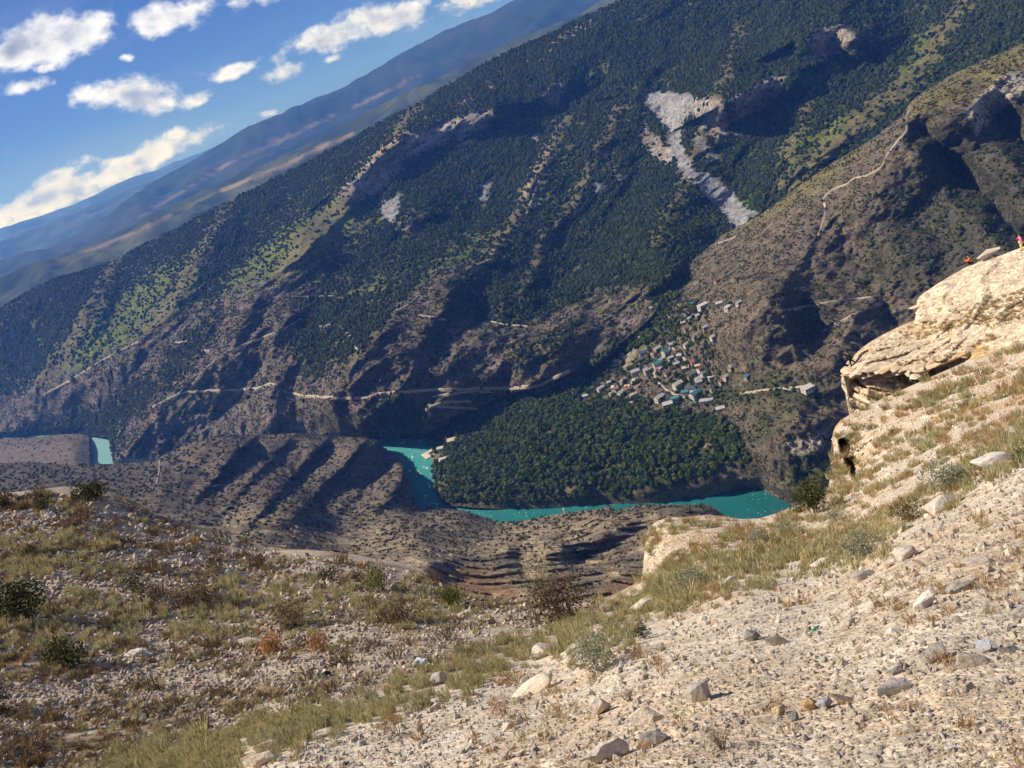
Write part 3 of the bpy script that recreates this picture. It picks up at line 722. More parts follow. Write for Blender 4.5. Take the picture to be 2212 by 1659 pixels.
# ------------------------------------------------------------------ build the setting
M_mount = terrain_mat('wooded_slope', 26.0, 7.0, 0.5, [(5.0, (0.030, 0.040, 0.016), 0.55)])
M_slope = terrain_mat('dry_slope', 16.0, 4.0, 0.5, [(3.6, (0.040, 0.042, 0.020), 0.5)])
M_bench = terrain_mat('scrub_bench', 12.0, 3.2, 0.55, [(2.4, (0.045, 0.042, 0.026), 0.5)])
M_near = terrain_mat('stony_ground', 0.5, 0.022, 0.30, None, 0.9, [(0.03, 0.16, 0.4), (0.11, 0.14, 0.4)])
M_ledge = terrain_mat('ledge_rock', 1.6, 0.25, 0.42, None, 0.9, [(0.4, 0.22, 0.35)])

def build_sheet(name, sh, painter, mat, back, extra_rows=None):
    V = sh.with_back(*back)
    nb = back[0]
    res = painter(sh.u, sh.v, sh.P)
    col = res[0] if isinstance(res, tuple) else res
    colf = np.concatenate([np.repeat(col[:1], nb, 0), col], 0)
    me = grid_mesh(name, V, np.clip(colf, 0, 1)); me.materials.append(mat)
    o = link(name, me); tag(o, kind='structure')
    return o, res

mountain, (B_col, B_for) = build_sheet('wooded_mountain_terrain', B, paint_B, M_mount, (8, 90, 0.5))
spur, (C_col, C_for) = build_sheet('village_slope_terrain', Cs, paint_C, M_slope, (6, 30, 0.6))
bench, (D_col, D_for) = build_sheet('near_bank_terrain', Ds, paint_D, M_bench, (5, 14, 0.9))
tongue, (E_col, E_for) = build_sheet('far_bank_terrain', Es, paint_D, M_bench, (4, 12, 0.8))
ground, (F_col, F_left, F_lich) = build_sheet('stony_ground', Fs, paint_F, M_near, (5, 1.2, 2.2))
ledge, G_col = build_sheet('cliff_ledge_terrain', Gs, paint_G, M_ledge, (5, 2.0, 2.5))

# river: one level sheet
def water_mat():
    t = NT('turquoise_water'); tc = t.n('ShaderNodeTexCoord'); P = tc.outputs['Object']
    mp = t.n('ShaderNodeMapping', i={'Scale': (1, 1, 1)}); t.l(P, mp.inputs[0])
    n1 = t.noise(mp.outputs[0], 0.012, 4); n2 = t.noise(mp.outputs[0], 0.22, 4, 0.6); n3 = t.noise(mp.outputs[0], 1.1, 3)
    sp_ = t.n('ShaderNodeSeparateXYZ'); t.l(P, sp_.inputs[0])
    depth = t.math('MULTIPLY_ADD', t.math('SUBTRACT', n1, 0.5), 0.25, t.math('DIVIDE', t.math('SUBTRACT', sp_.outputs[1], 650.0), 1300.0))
    c = t.ramp(depth, [(0.02, (0.012, 0.100, 0.108)), (0.16, (0.024, 0.165, 0.172)), (0.36, (0.065, 0.290, 0.295)), (0.95, (0.24, 0.44, 0.46))])  # colour by distance: sky glare put into far water, shade into near
    c_old = t.ramp(n1, [(0.3, (0.030, 0.160, 0.168)), (0.7, (0.062, 0.235, 0.235))])
    foam_glitter = t.math('MULTIPLY', t.math('GREATER_THAN', t.noise(mp.outputs[0], 0.30, 2), 0.66), t.math('GREATER_THAN', t.noise(mp.outputs[0], 0.02, 3), 0.5))
    c = t.mix(t.math('MULTIPLY', foam_glitter, 0.6), c, (0.42, 0.62, 0.62))  # pale glitter of the water painted in as flecks
    h = t.math('ADD', n2, t.math('MULTIPLY', n3, 0.35))
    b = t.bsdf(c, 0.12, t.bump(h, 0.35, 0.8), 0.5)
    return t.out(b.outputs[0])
rv = []
for u, v in [(-330, 905), (2450, 905)]: pass
R_in, R_out = 520.0, 2900.0
az = np.radians(np.linspace(-50, 48, 60)); rad = np.linspace(R_in, R_out, 40)
A, Rr = np.meshgrid(az, rad)
Vr = np.stack([np.sin(A) * Rr, np.cos(A) * Rr, np.zeros_like(A)], -1)[:, ::-1]
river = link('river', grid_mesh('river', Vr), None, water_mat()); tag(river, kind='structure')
# ------------------------------------------------------------------ far ranges and the air
def far_range(name, top, D, depth, zbase, amp, colA, colB, cell, stripes=()):
    u = np.linspace(-500, top[-1][0], 260)
    tv = interp(top, u)
    d = ray(u, tv); hd = d[:, :2] / hdist(d)[:, None]
    Dv = np.full(u.shape, D) if np.isscalar(D) else interp(D, u)
    ztop = EYE + Dv * d[:, 2] / hdist(d)
    n = 46
    rows = []
    for k in range(n + 8):
        t = (k - 8) / (n - 1)                   # <0 behind the crest, 1 at the near foot
        tt = abs(t)
        q = np.zeros((len(u), 3))
        q[:, :2] = hd * (Dv - depth * t)[:, None]
        q[:, 2] = zbase + (ztop - zbase) * (1 - tt) ** 1.1
        q3 = np.stack([q[:, 0], q[:, 1], np.zeros(len(u))], -1)
        w = smooth(0, 0.25, np.array(tt)) if t > 0 else 0.25
        q[:, 2] += w * amp * ridged(q3 / cell, 4) + amp * 0.10 * ridged(q3 / (cell * .3), 3)
        q[:, 2] = np.maximum(q[:, 2], zbase)
        rows.append(q)
    V = np.array(rows)
    nn = fbm(V / (cell * .45), 4)
    col = lerp(np.broadcast_to(colA, V.shape), colB, smooth(-.1, .25, nn))
    uu, vv, _ = project(V)
    for ln, w, c in stripes:
        dd, _, _ = seg_dist(uu, vv, ln)
        col = lerp(col, c, smooth(w, w * .4, dd + w * 0.9 * fbm(V / (cell * .25), 3)) * 0.9)
    me = grid_mesh(name, V, np.clip(col, 0, 1)); me.materials.append(M_far)
    return tag(link(name, me), kind='structure')
M_far = terrain_mat('far_hills', 260.0, 20.0, 0.35)
FORESTF = (0.035, 0.05, 0.025); FIELD = (0.18, 0.14, 0.09)
far_range('far_hills', [(-500, 690), (0, 499), (40, 484), (90, 470), (150, 452), (190, 432), (240, 408), (290, 386), (340, 372), (380, 352), (430, 338), (480, 316), (600, 275), (760, 200), (1000, 110), (1400, -40)], 17000, 3500, 20, 200, FORESTF, (0.06, 0.065, 0.045), 1800)
far_range('far_hills', [(-500, 730), (0, 532), (40, 516), (83, 497), (160, 468), (245, 431), (300, 408), (364, 386), (430, 352), (600, 290), (900, 160), (1400, -30)], 12500, 3000, 20, 200, FORESTF, (0.06, 0.065, 0.04), 1500)
far_range('far_hills', [(-500, 800), (0, 584), (99, 546), (180, 500), (248, 463), (300, 428), (364, 386), (420, 352), (480, 318), (520, 294), (570, 270), (620, 250), (658, 231), (720, 200), (800, 168), (860, 132), (920, 100), (980, 70), (1050, 36), (1130, -2), (1250, -50), (1400, -110)], 8500, 2600, 30, 200, (0.020, 0.030, 0.024), (0.036, 0.040, 0.030), 1300,
          [([(300, 470), (496, 352), (658, 280), (800, 215), (930, 150)], 4, (0.15, .12, .08))])
far_range('far_hills', [(-500, 850), (0, 618), (80, 580), (165, 546), (230, 518), (288, 498), (370, 458), (450, 415), (530, 382), (620, 345), (700, 305), (800, 252), (900, 200), (1000, 150), (1200, 60), (1400, -30)], 5000, 1600, 40, 140, (0.030, 0.042, 0.022), (0.075, 0.085, 0.035), 800,
          [([(165, 552), (288, 504), (370, 464)], 5, FIELD), ([(480, 412), (640, 345), (760, 290)], 6, (0.25, .19, .11))])
# valley floor beyond everything, so the land reaches the horizon
a2 = np.radians(np.linspace(-75, 75, 90)); r2_ = np.geomspace(2900, 19000, 40)
A, Rr = np.meshgrid(a2, r2_)
Vp = np.stack([np.sin(A) * Rr, np.cos(A) * Rr, np.full_like(A, -4.0)], -1)[:, ::-1]
plain = grid_mesh('far_plain', Vp, np.broadcast_to((0.07, 0.075, 0.04), Vp.shape)); plain.materials.append(M_far)
tag(link('far_plain', plain), kind='structure')

def build_haze():
    t = NT('haze_air')
    pv = t.n('ShaderNodeVolumePrincipled', i={'Color': (0.10, 0.30, 1.0, 1), 'Density': 7.6e-5, 'Anisotropy': 0.1})
    pv.inputs['Absorption Color'].default_value = (1, 1, 1, 1)
    o = t.n('ShaderNodeOutputMaterial'); t.l(pv.outputs[0], o.inputs['Volume'])
    x, y0, y1, z0, z1 = 19500, -1500, 20500, -700, 1500
    vs = [(-x, y0, z0), (x, y0, z0), (x, y1, z0), (-x, y1, z0), (-x, y0, z1), (x, y0, z1), (x, y1, z1), (-x, y1, z1)]
    fs = [(0, 3, 2, 1), (4, 5, 6, 7), (0, 1, 5, 4), (1, 2, 6, 5), (2, 3, 7, 6), (3, 0, 4, 7)]
    h = link('haze', mesh_from('haze', vs, fs), None, t.m)
    tag(h, kind='stuff')
build_haze()
# ------------------------------------------------------------------ plants and stones: meshes
def leaf_mat(name, cols, rough=0.8, noise_scale=None, trans=0.0):
    t = NT(name)
    oi = t.n('ShaderNodeObjectInfo')
    n = len(cols)
    c = t.ramp(oi.outputs['Random'], [((k + 0.5) / n, cc) for k, cc in enumerate(cols)])
    tc = t.n('ShaderNodeTexCoord')
    nz = t.noise(tc.outputs['Object'], noise_scale or 1.2, 3)
    c = t.mix(1.0, c, t.ramp(nz, [(0.3, (0.6,) * 3), (0.7, (1.4,) * 3)]), 'MULTIPLY')
    b = t.bsdf(c, rough, None, 0.15)
    sh = b.outputs[0]
    if trans > 0:
        tr = t.n('ShaderNodeBsdfTranslucent'); t.l(c, tr.inputs[0])
        mx = t.n('ShaderNodeMixShader', i={0: trans}); t.l(sh, mx.inputs[1]); t.l(tr.outputs[0], mx.inputs[2]); sh = mx.outputs[0]
    return t.out(sh)

def ico(sub, r=1.0):
    bm = bmesh.new(); bmesh.ops.create_icosphere(bm, subdivisions=sub, radius=r)
    v = np.array([x.co[:] for x in bm.verts]); f = [[x.index for x in q.verts] for q in bm.faces]
    bm.free(); return v, f

def leaf_faces(centers, size, r_):
    """one small bent leaf (two triangles) per centre"""
    V, Fc = [], []
    n = len(centers)
    a = r_.normal(size=(n, 3)); a /= np.linalg.norm(a, axis=1, keepdims=True)
    b = np.cross(a, r_.normal(size=(n, 3))); b /= np.linalg.norm(b, axis=1, keepdims=True)
    s = size * r_.uniform(0.6, 1.35, n)[:, None]
    p0, p1, p2, p3 = centers - a * s, centers + b * s * 0.55, centers + a * s, centers - b * s * 0.55
    V = np.stack([p0, p1, p2, p3], 1).reshape(-1, 3)
    k = np.arange(n) * 4
    Fc = [f for i in k for f in ((i, i + 1, i + 2), (i, i + 2, i + 3))]
    return V, Fc

def merge(parts):
    V, Fc, o = [], [], 0
    for v, f in parts:
        V.append(np.asarray(v)); Fc += [tuple(i + o for i in q) for q in f]; o += len(v)
    return np.concatenate(V), Fc

def tube(pts, rads, sides=6):
    pts = np.array(pts, float); V, Fc = [], []
    n = len(pts)
    for i in range(n):
        d = pts[min(i + 1, n - 1)] - pts[max(i - 1, 0)]; d /= np.linalg.norm(d) + 1e-9
        a = np.cross(d, (0.3, 0.9, 0.21)); a /= np.linalg.norm(a); b = np.cross(d, a)
        for k in range(sides):
            t = 2 * math.pi * k / sides
            V.append(pts[i] + rads[i] * (a * math.cos(t) + b * math.sin(t)))
    for i in range(n - 1):
        for k in range(sides):
            k2 = (k + 1) % sides
            Fc.append((i * sides + k, i * sides + k2, (i + 1) * sides + k2, (i + 1) * sides + k))
    Fc.append(tuple(range(sides))[::-1]); Fc.append(tuple(range((n - 1) * sides, n * sides)))
    return np.array(V), Fc

def crown_mesh(name, seed, w=1.0, h=1.0, lobes=7, leaves=45, leaf=0.13):
    """broad-leaved crown, unit radius, base at z=0"""
    r_ = np.random.default_rng(seed); parts = []
    for k in range(lobes):
        a = r_.uniform(0, 6.28); q = r_.uniform(0.15, 0.6) if k else 0
        c = np.array([math.cos(a) * q * w, math.sin(a) * q * w, h * r_.uniform(0.45, 1.35) if k else h * 0.9])
        rad = r_.uniform(0.34, 0.55)
        v, f = ico(1, rad * 0.82)
        v = v * (1 + 0.35 * r_.uniform(-1, 1, len(v)))[:, None] * np.array([1, 1, 0.9]) + c
        parts.append((v, f))
        d = r_.normal(size=(leaves, 3)); d /= np.linalg.norm(d, axis=1, keepdims=True)
        parts.append(leaf_faces(c + d * rad * r_.uniform(0.8, 1.12, leaves)[:, None] * np.array([1, 1, 0.9]), leaf, r_))
    v, f = merge(parts)
    return mesh_from(name, v, f)

def lump_mesh(name, seed, flat=0.85):
    r_ = np.random.default_rng(seed); v, f = ico(2, 1.0)
    d = np.array([0.36 * math.sin(3.1 * p[0] + seed) * math.cos(2.7 * p[1]) for p in v]) + r_.uniform(-.2, .2, len(v))
    v = v * (1 + d)[:, None] * np.array([1, 1, flat]); v[:, 2] += 0.55
    return mesh_from(name, v, f)

def bush_mesh(name, seed, leaves=900, leaf=0.045, w=1.0, h=0.8, twigs=14, open_=0.0):
    """dense leafy bush, half width 1"""
    r_ = np.random.default_rng(seed)
    nl = 9; C = []
    for k in range(nl):
        a = r_.uniform(0, 6.28); q = r_.uniform(0, 0.62)
        C.append((math.cos(a) * q * w, math.sin(a) * q * w, h * r_.uniform(0.35, 0.85), r_.uniform(0.28, 0.46)))
    pts = []
    for c in C:
        n = leaves // nl
        d = r_.normal(size=(n, 3)); d /= np.linalg.norm(d, axis=1, keepdims=True)
        rad = c[3] * r_.uniform(0.35 + 0.3 * (1 - open_), 1.1, n)
        pts.append(np.array(c[:3]) + d * rad[:, None])
    pts = np.concatenate(pts); pts[:, 2] = np.maximum(pts[:, 2], 0.03)
    return mesh_from(name, *leaf_faces(pts, leaf, r_))

def twig_mesh(name, seed, n=26, spread=0.9, h=1.0, rad=0.014):
    r_ = np.random.default_rng(seed); parts = []
    for k in range(n):
        a = r_.uniform(0, 6.28); s = spread * r_.uniform(0.1, 1.0); hh = h * r_.uniform(0.5, 1.0)
        p0 = np.array([0.08 * math.cos(a), 0.08 * math.sin(a), -0.05])
        p1 = np.array([0.45 * s * math.cos(a + .2), 0.45 * s * math.sin(a + .2), hh * .55]); p2 = np.array([s * math.cos(a), s * math.sin(a), hh])
        parts.append(tube([p0, p1, p2], [rad, rad * .7, rad * .25], 3))
        for q in range(3):
            b = p1 + (p2 - p1) * r_.uniform(0, .8); e = b + np.array([r_.uniform(-.22, .22), r_.uniform(-.22, .22), r_.uniform(.05, .25)])
            parts.append(tube([b, e], [rad * .5, rad * .2], 3))
    return mesh_from(name, *merge(parts))

def tuft_mesh(name, seed, n=70, h=1.0, spread=0.45, w=0.02, lean=0.5):
    """grass or sage: thin upright blades"""
    r_ = np.random.default_rng(seed); V, Fc = [], []
    for k in range(n):
        a = r_.uniform(0, 6.28); q = spread * math.sqrt(r_.uniform(0, 1)) * .6
        b = np.array([q * math.cos(a), q * math.sin(a), -0.04]); hh = h * r_.uniform(.45, 1.0)
        a2 = a + r_.normal() * .8
        tip = b + np.array([lean * hh * math.cos(a2) * r_.uniform(.2, 1), lean * hh * math.sin(a2) * r_.uniform(.2, 1), hh])
        mid = (b + tip) / 2 + np.array([0, 0, hh * .08])
        s = np.cross(tip - b, r_.normal(size=3)); s /= np.linalg.norm(s); s = s * w * r_.uniform(.7, 1.5)
        o = len(V); V += [b - s, b + s, mid + s, mid - s, tip]
        Fc += [(o, o + 1, o + 2, o + 3), (o + 3, o + 2, o + 4)]
    return mesh_from(name, V, Fc)

def stone_mesh(name, seed, npt=15, flat=0.65, sharp=0.35, bevel=True):
    r_ = np.random.default_rng(seed)
    p = r_.normal(size=(npt, 3)); p /= np.linalg.norm(p, axis=1, keepdims=True)
    p = p * r_.uniform(1 - sharp, 1, npt)[:, None] * np.array([1, r_.uniform(.6, .9), flat])
    bm = bmesh.new()
    for q in p: bm.verts.new(q)
    r = bmesh.ops.convex_hull(bm, input=bm.verts)
    bmesh.ops.delete(bm, geom=[g for g in r['geom_interior'] if isinstance(g, bmesh.types.BMVert)], context='VERTS')
    if bevel:
        bmesh.ops.bevel(bm, geom=list(bm.edges), offset=0.05, segments=1, affect='EDGES', clamp_overlap=True)
    me = bpy.data.meshes.new(name); bm.to_mesh(me); bm.free(); return me

def stone_mat(name, cols, scale=4.0):
    t = NT(name); oi = t.n('ShaderNodeObjectInfo'); n = len(cols)
    c = t.ramp(oi.outputs['Random'], [((k + 0.5) / n, cc) for k, cc in enumerate(cols)])
    tc = t.n('ShaderNodeTexCoord'); P = tc.outputs['Object']
    n1 = t.noise(P, scale, 6, .65); n2 = t.noise(P, scale * .35, 3)
    c = t.mix(1.0, c, t.ramp(n1, [(0.25, (.62,) * 3), (0.5, (1,) * 3), (0.75, (1.22,) * 3)]), 'MULTIPLY')
    c = t.mix(t.math('MULTIPLY', t.math('GREATER_THAN', n2, 0.56), 0.35), c, (0.42, 0.30, 0.16))
    b = t.bsdf(c, 0.9, t.bump(n1, 0.7, 0.06), 0.15)
    return t.out(b.outputs[0])

# ------------------------------------------------------------------ placing
def sample_sheet(sh, dens, count, seed, margin=110, jit=1.0):
    """random points on a sheet, by ground area times a mask"""
    r_ = np.random.default_rng(seed)
    P = sh.P
    e1 = P[:-1, 1:] - P[:-1, :-1]; e2 = P[1:, :-1] - P[:-1, :-1]
    nr = np.cross(e1, e2); area = np.linalg.norm(nr, axis=-1)
    m = (dens[:-1, :-1] + dens[1:, 1:]) / 2
    uu, vv = sh.u[:-1, :-1], sh.v[:-1, :-1]
    ok = (uu > -margin) & (uu < 2212 + margin) & (vv > -margin) & (vv < 1659 + margin)
    wgt = (np.minimum(area, np.percentile(area, 97)) * np.maximum(m, 0) * ok).ravel()
    k = r_.choice(wgt.size, size=count, p=wgt / wgt.sum())
    i, j = np.unravel_index(k, area.shape)
    a, b = r_.uniform(0, 1, count)[:, None], r_.uniform(0, 1, count)[:, None]
    q = P[i, j] * (1 - a) * (1 - b) + P[i, j + 1] * a * (1 - b) + P[i + 1, j] * (1 - a) * b + P[i + 1, j + 1] * a * b
    return q

def gn_scatter(name, pts, scale, protos, material=None, tilt=0.15, seed=0, label=None):
    """ONE object: the given meshes set at the given points (too many to count)"""
    r_ = np.random.default_rng(seed)
    n = len(pts)
    me = bpy.data.meshes.new(name)
    me.vertices.add(n); me.vertices.foreach_set('co', np.asarray(pts, np.float32).reshape(-1))
    at = me.attributes.new('sc', 'FLOAT_VECTOR', 'POINT')
    sc = np.asarray(scale, np.float32)
    if sc.ndim == 1: sc = np.repeat(sc[:, None], 3, 1)
    at.data.foreach_set('vector', sc.reshape(-1))
    ar = me.attributes.new('rot', 'FLOAT_VECTOR', 'POINT')
    rot = np.stack([r_.normal(0, tilt, n), r_.normal(0, tilt, n), r_.uniform(0, 6.28, n)], -1).astype(np.float32)
    ar.data.foreach_set('vector', rot.reshape(-1))
    ai = me.attributes.new('pick', 'INT', 'POINT'); ai.data.foreach_set('value', r_.integers(0, len(protos), n).astype(np.int32))
    o = link(name, me)
    g = bpy.data.node_groups.new(name + '_nodes', 'GeometryNodeTree')
    g.interface.new_socket('Geometry', in_out='INPUT', socket_type='NodeSocketGeometry')
    g.interface.new_socket('Geometry', in_out='OUTPUT', socket_type='NodeSocketGeometry')
    N = g.nodes; gi = N.new('NodeGroupInput'); go = N.new('NodeGroupOutput')
    iop = N.new('GeometryNodeInstanceOnPoints'); g.links.new(gi.outputs[0], iop.inputs['Points'])
    def attr(nm, typ):
        a = N.new('GeometryNodeInputNamedAttribute'); a.data_type = typ; a.inputs[0].default_value = nm; return a.outputs[0]
    g.links.new(attr('sc', 'FLOAT_VECTOR'), iop.inputs['Scale'])
    g.links.new(attr('rot', 'FLOAT_VECTOR'), iop.inputs['Rotation'])
    if len(protos) > 1:
        jn = N.new('GeometryNodeJoinGeometry')
        for p in protos:
            oi = N.new('GeometryNodeObjectInfo'); oi.transform_space = 'ORIGINAL'; oi.inputs['Object'].default_value = p
            oi.inputs['As Instance'].default_value = True
            g.links.new(oi.outputs['Geometry'], jn.inputs[0])
        g.links.new(jn.outputs[0], iop.inputs['Instance'])
        iop.inputs['Pick Instance'].default_value = True
        g.links.new(attr('pick', 'INT'), iop.inputs['Instance Index'])
    else:
        oi = N.new('GeometryNodeObjectInfo'); oi.transform_space = 'ORIGINAL'; oi.inputs['Object'].default_value = protos[0]
        oi.inputs['As Instance'].default_value = True
        g.links.new(oi.outputs['Geometry'], iop.inputs['Instance'])
    g.links.new(iop.outputs[0], go.inputs[0])
    md = o.modifiers.new('scatter', 'NODES'); md.node_group = g
    tag(o, label=label, kind='stuff')
    return o

# ------------------------------------------------------------------ woods
M_leafB = leaf_mat('mountain_foliage', [(0.0100, 0.0203, 0.0061), (0.0154, 0.0290, 0.0074), (0.0223, 0.0378, 0.0093), (0.0308, 0.0474, 0.0112), (0.0442, 0.0556, 0.0158)])
M_leafC = leaf_mat('riverside_foliage', [(0.0265, 0.0491, 0.0092), (0.0397, 0.0697, 0.0115), (0.0563, 0.0911, 0.0150), (0.0762, 0.1069, 0.0196), (0.1060, 0.1228, 0.0317)])
M_scrub = leaf_mat('scrub_foliage', [(0.0280, 0.0288, 0.0128), (0.0440, 0.0416, 0.0192), (0.0640, 0.0560, 0.0320), (0.0400, 0.0464, 0.0176)])
M_bark = simple_mat('bark', (0.10, 0.075, 0.05), 0.9, 0.3, 6)

crown_meshes = [crown_mesh('tree_crown', 100 + k, h=0.95 + 0.12 * (k % 3)) for k in range(4)]
for m in crown_meshes: m.materials.append(M_leafC)
lump_meshes = [lump_mesh('tree_crown', 140 + k, 0.95 + .15 * k) for k in range(3)]
for m in lump_meshes: m.materials.append(M_leafB)
scrub_meshes = [lump_mesh('shrub_foliage', 160 + k, 0.75) for k in range(2)]
for m in scrub_meshes: m.materials.append(M_scrub)
trunk_me = mesh_from('tree_trunk', *merge([tube([(0, 0, -.25), (0.02, 0, .3), (.0, .03, .75)], [.10, .075, .04]), tube([(0.02, 0, .35), (.22, .08, .8)], [.045, .02], 5), tube([(0.01, 0, .45), (-.2, .12, .85)], [.04, .018], 5)]))
trunk_me.materials.append(M_bark)

def tree_at(name, p, size, me, rz, label, group, crown_name='crown'):
    root = empty(name, p, rz); tag(root, label, 'tree', group)
    tr = link('trunk', trunk_me, root); tr.scale = (size,) * 3
    c = link(crown_name, me, root); c.scale = (size,) * 3; c.location = (0, 0, size * 0.08)
    return root, c

# wood on the river bend: the largest showing trees one by one, the rest as one mass
ptsC = sample_sheet(Cs, C_for, 9500, 11)
szC = np.random.default_rng(3).uniform(2.8, 6.2, len(ptsC)) * np.where(np.random.default_rng(4).uniform(size=len(ptsC)) < .25, 0.6, 1.0)
uC, vC, dC = project(ptsC)
wood = soft(uC, vC, C_WOOD[0], 4) > 0.5
szC = np.where(wood, szC, szC * np.where(soft(uC, vC, [(1330, 790), (1400, 730), (1430, 650), (1520, 650), (1560, 760), (1560, 880), (1300, 880), (1260, 850)], 6) > .5, .62, np.random.default_rng(9).uniform(.2, .5, len(szC))))
score = np.where(wood & (vC > 850) & (uC > 930) & (uC < 1720) & (vC < 1095), szC / dC, 0)
order = np.argsort(-score)[:300]
keep = np.ones(len(ptsC), bool)
tree_protos = []
def zone(u, v):
    if u < 1010: return 'at the left tip of the wood behind the landing stage'
    if v > 1040: return 'in the front row above the shaded bank, ' + ('left of the pillar' if u < 1222 else 'right of the pillar' if u < 1450 else 'beside the right cove')
    if v > 985: return 'in the second row of the river bend wood, ' + ('left part' if u < 1200 else 'middle part' if u < 1400 else 'right part')
    if v < 920: return 'at the upper edge of the wood, ' + ('by the far slope' if u < 1200 else 'below the village houses' if u < 1480 else 'right of the village')
    return 'in the heart of the river bend wood, ' + ('left part' if u < 1200 else 'middle part' if u < 1400 else 'right part')
for q, k in enumerate(order):
    keep[k] = False
    front = dC[k] < 940
    r0, c0 = tree_at('riverside_tree', ptsC[k], float(szC[k]), crown_meshes[q % 4], float(k % 63) / 10, 'dark green broad-leaved tree ' + zone(uC[k], vC[k]), 'trees in the wood on the river bend')
    if q < 4: tree_protos.append(c0)
gn_scatter('woodland', ptsC[keep], szC[keep], tree_protos, seed=5, label='dark green trees and scrub covering the village slope and river terrace')

# a few trees one can tell apart on the mountain flank, the rest one mass
ptsB = sample_sheet(B, np.clip(B_for, 0, 1), 110000, 21)
rB = np.random.default_rng(22)
szB = rB.uniform(1.5, 3.7, len(ptsB)) * np.where(rB.uniform(size=len(ptsB)) < .3, .65, 1.0)
uB, vB, dB = project(ptsB)
bareB = anymask(uB, vB, [B_BARE[0]], 10, None) > .5
szB = np.where(bareB & (rB.uniform(size=len(ptsB)) < .6), szB * .6, szB)
lump_protos = []
bank = np.where((uB > 640) & (uB < 930) & (vB > 860) & (vB < 945))[0]
bank = bank[np.argsort(-szB[bank])][:60]
keepB = np.ones(len(ptsB), bool)
for q, k in enumerate(bank):
    keepB[k] = False
    r0, c0 = tree_at('riverbank_tree', ptsB[k], float(szB[k]), lump_meshes[q % 3], float(k % 63) / 10, 'dark round tree on the far river bank ' + ('below the mountain road' if uB[k] < 760 else 'above the left end of the bend' if uB[k] < 850 else 'beside the pale terraces'), 'trees along the far river bank')
    if q < 3: lump_protos.append(c0)
gn_scatter('mountain_forest', ptsB[keepB], szB[keepB], lump_protos, seed=6, label='dense green forest covering the mountain across the river')

# scrub on the near bank
ptsX = np.concatenate([sample_sheet(Cs, (1 - anymask(Cs.u, Cs.v, C_WOOD, 6, None)) * smooth(-.2, .3, fbm(Cs.P / 14., 3)), 16000, 35), sample_sheet(B, anymask(B.u, B.v, [B_BARE[0]], 10, None) * smooth(-.25, .25, fbm(B.P / 20., 3)), 26000, 36)])
ptsD = np.concatenate([sample_sheet(Ds, D_for ** 1.6, 11000, 31), sample_sheet(Es, E_for, 900, 33)])
rD = np.random.default_rng(32)
szD = 0.35 + 1.4 * rD.uniform(size=len(ptsD)) ** 2.2
uD, vD, dD_ = project(ptsD)
szD = szD * np.clip(dD_ / 750, 0.55, 1.3)
scr_protos = []
near = np.argsort(-(szD / dD_ * ((uD > 300) & (uD < 1380) & (vD > 1090) & (vD < 1260))))[:80]
keepD = np.ones(len(ptsD), bool)
for q, k in enumerate(near):
    keepD[k] = False
    root = empty('scrub_bush', ptsD[k]); tag(root, 'dark low bush on the grey bench ' + ('below the hump' if uD[k] < 600 else 'left of the pillar' if uD[k] < 900 else 'near the pillar' if uD[k] < 1180 else 'by the cut cliff'), 'bush', 'bushes dotted over the near bank bench')
    c0 = link('foliage', scrub_meshes[q % 2], root); c0.scale = (float(szD[k]),) * 3
    st = link('stem', trunk_me, root); st.scale = (float(szD[k]) * .6,) * 3
    if q < 2: scr_protos.append(c0)
gn_scatter('slope_scrub', ptsX, np.random.default_rng(37).uniform(.35, 1.25, len(ptsX)) * np.where(np.arange(len(ptsX)) < 16000, 1.0, 1.5), scr_protos, seed=8, label='small dark shrubs dotted over the bare slopes')
gn_scatter('bench_scrub', ptsD[keepD], szD[keepD], scr_protos, seed=7, label='low dark scrub growing all over the grey near bank benches')
# ------------------------------------------------------------------ foreground: stones, tufts, bushes
LIME = [(0.74, 0.65, 0.54), (0.60, 0.52, 0.43), (0.46, 0.42, 0.37), (0.70, 0.60, 0.48), (0.58, 0.50, 0.41), (0.42, 0.37, 0.32), (0.72, 0.64, 0.55), (0.52, 0.40, 0.27)]
M_stone = stone_mat('limestone', LIME, 3.0)
M_dstone = stone_mat('weathered_stone', [(0.66, 0.58, 0.50), (0.42, 0.36, 0.32), (0.56, 0.49, 0.42), (0.30, 0.24, 0.18), (0.62, 0.53, 0.43), (0.50, 0.36, 0.22)], 3.0)
STONES = [stone_mesh('stone', 200 + k, 13 + (k % 4) * 2, 0.5 + 0.07 * (k % 4), .4) for k in range(7)]
for m in STONES: m.materials.append(M_stone)
STONES_D = [m.copy() for m in STONES[:5]]
for m in STONES_D: m.materials.clear(); m.materials.append(M_dstone)

def px_points(poly, n, seed, power=None):
    """random directions inside a picture outline"""
    r_ = np.random.default_rng(seed); P = np.array(poly, float); out = np.zeros((0, 2))
    while len(out) < n:
        q = r_.uniform(P.min(0), P.max(0), (n * 3, 2))
        out = np.concatenate([out, q[inpoly(q[:, 0], q[:, 1], poly)]])
    return out[:n]

def m_per_px(P):                     # metres per pixel of the 1024 frame at P
    return np.linalg.norm(P - np.array([0, 0, EYE]), axis=-1) / FPX

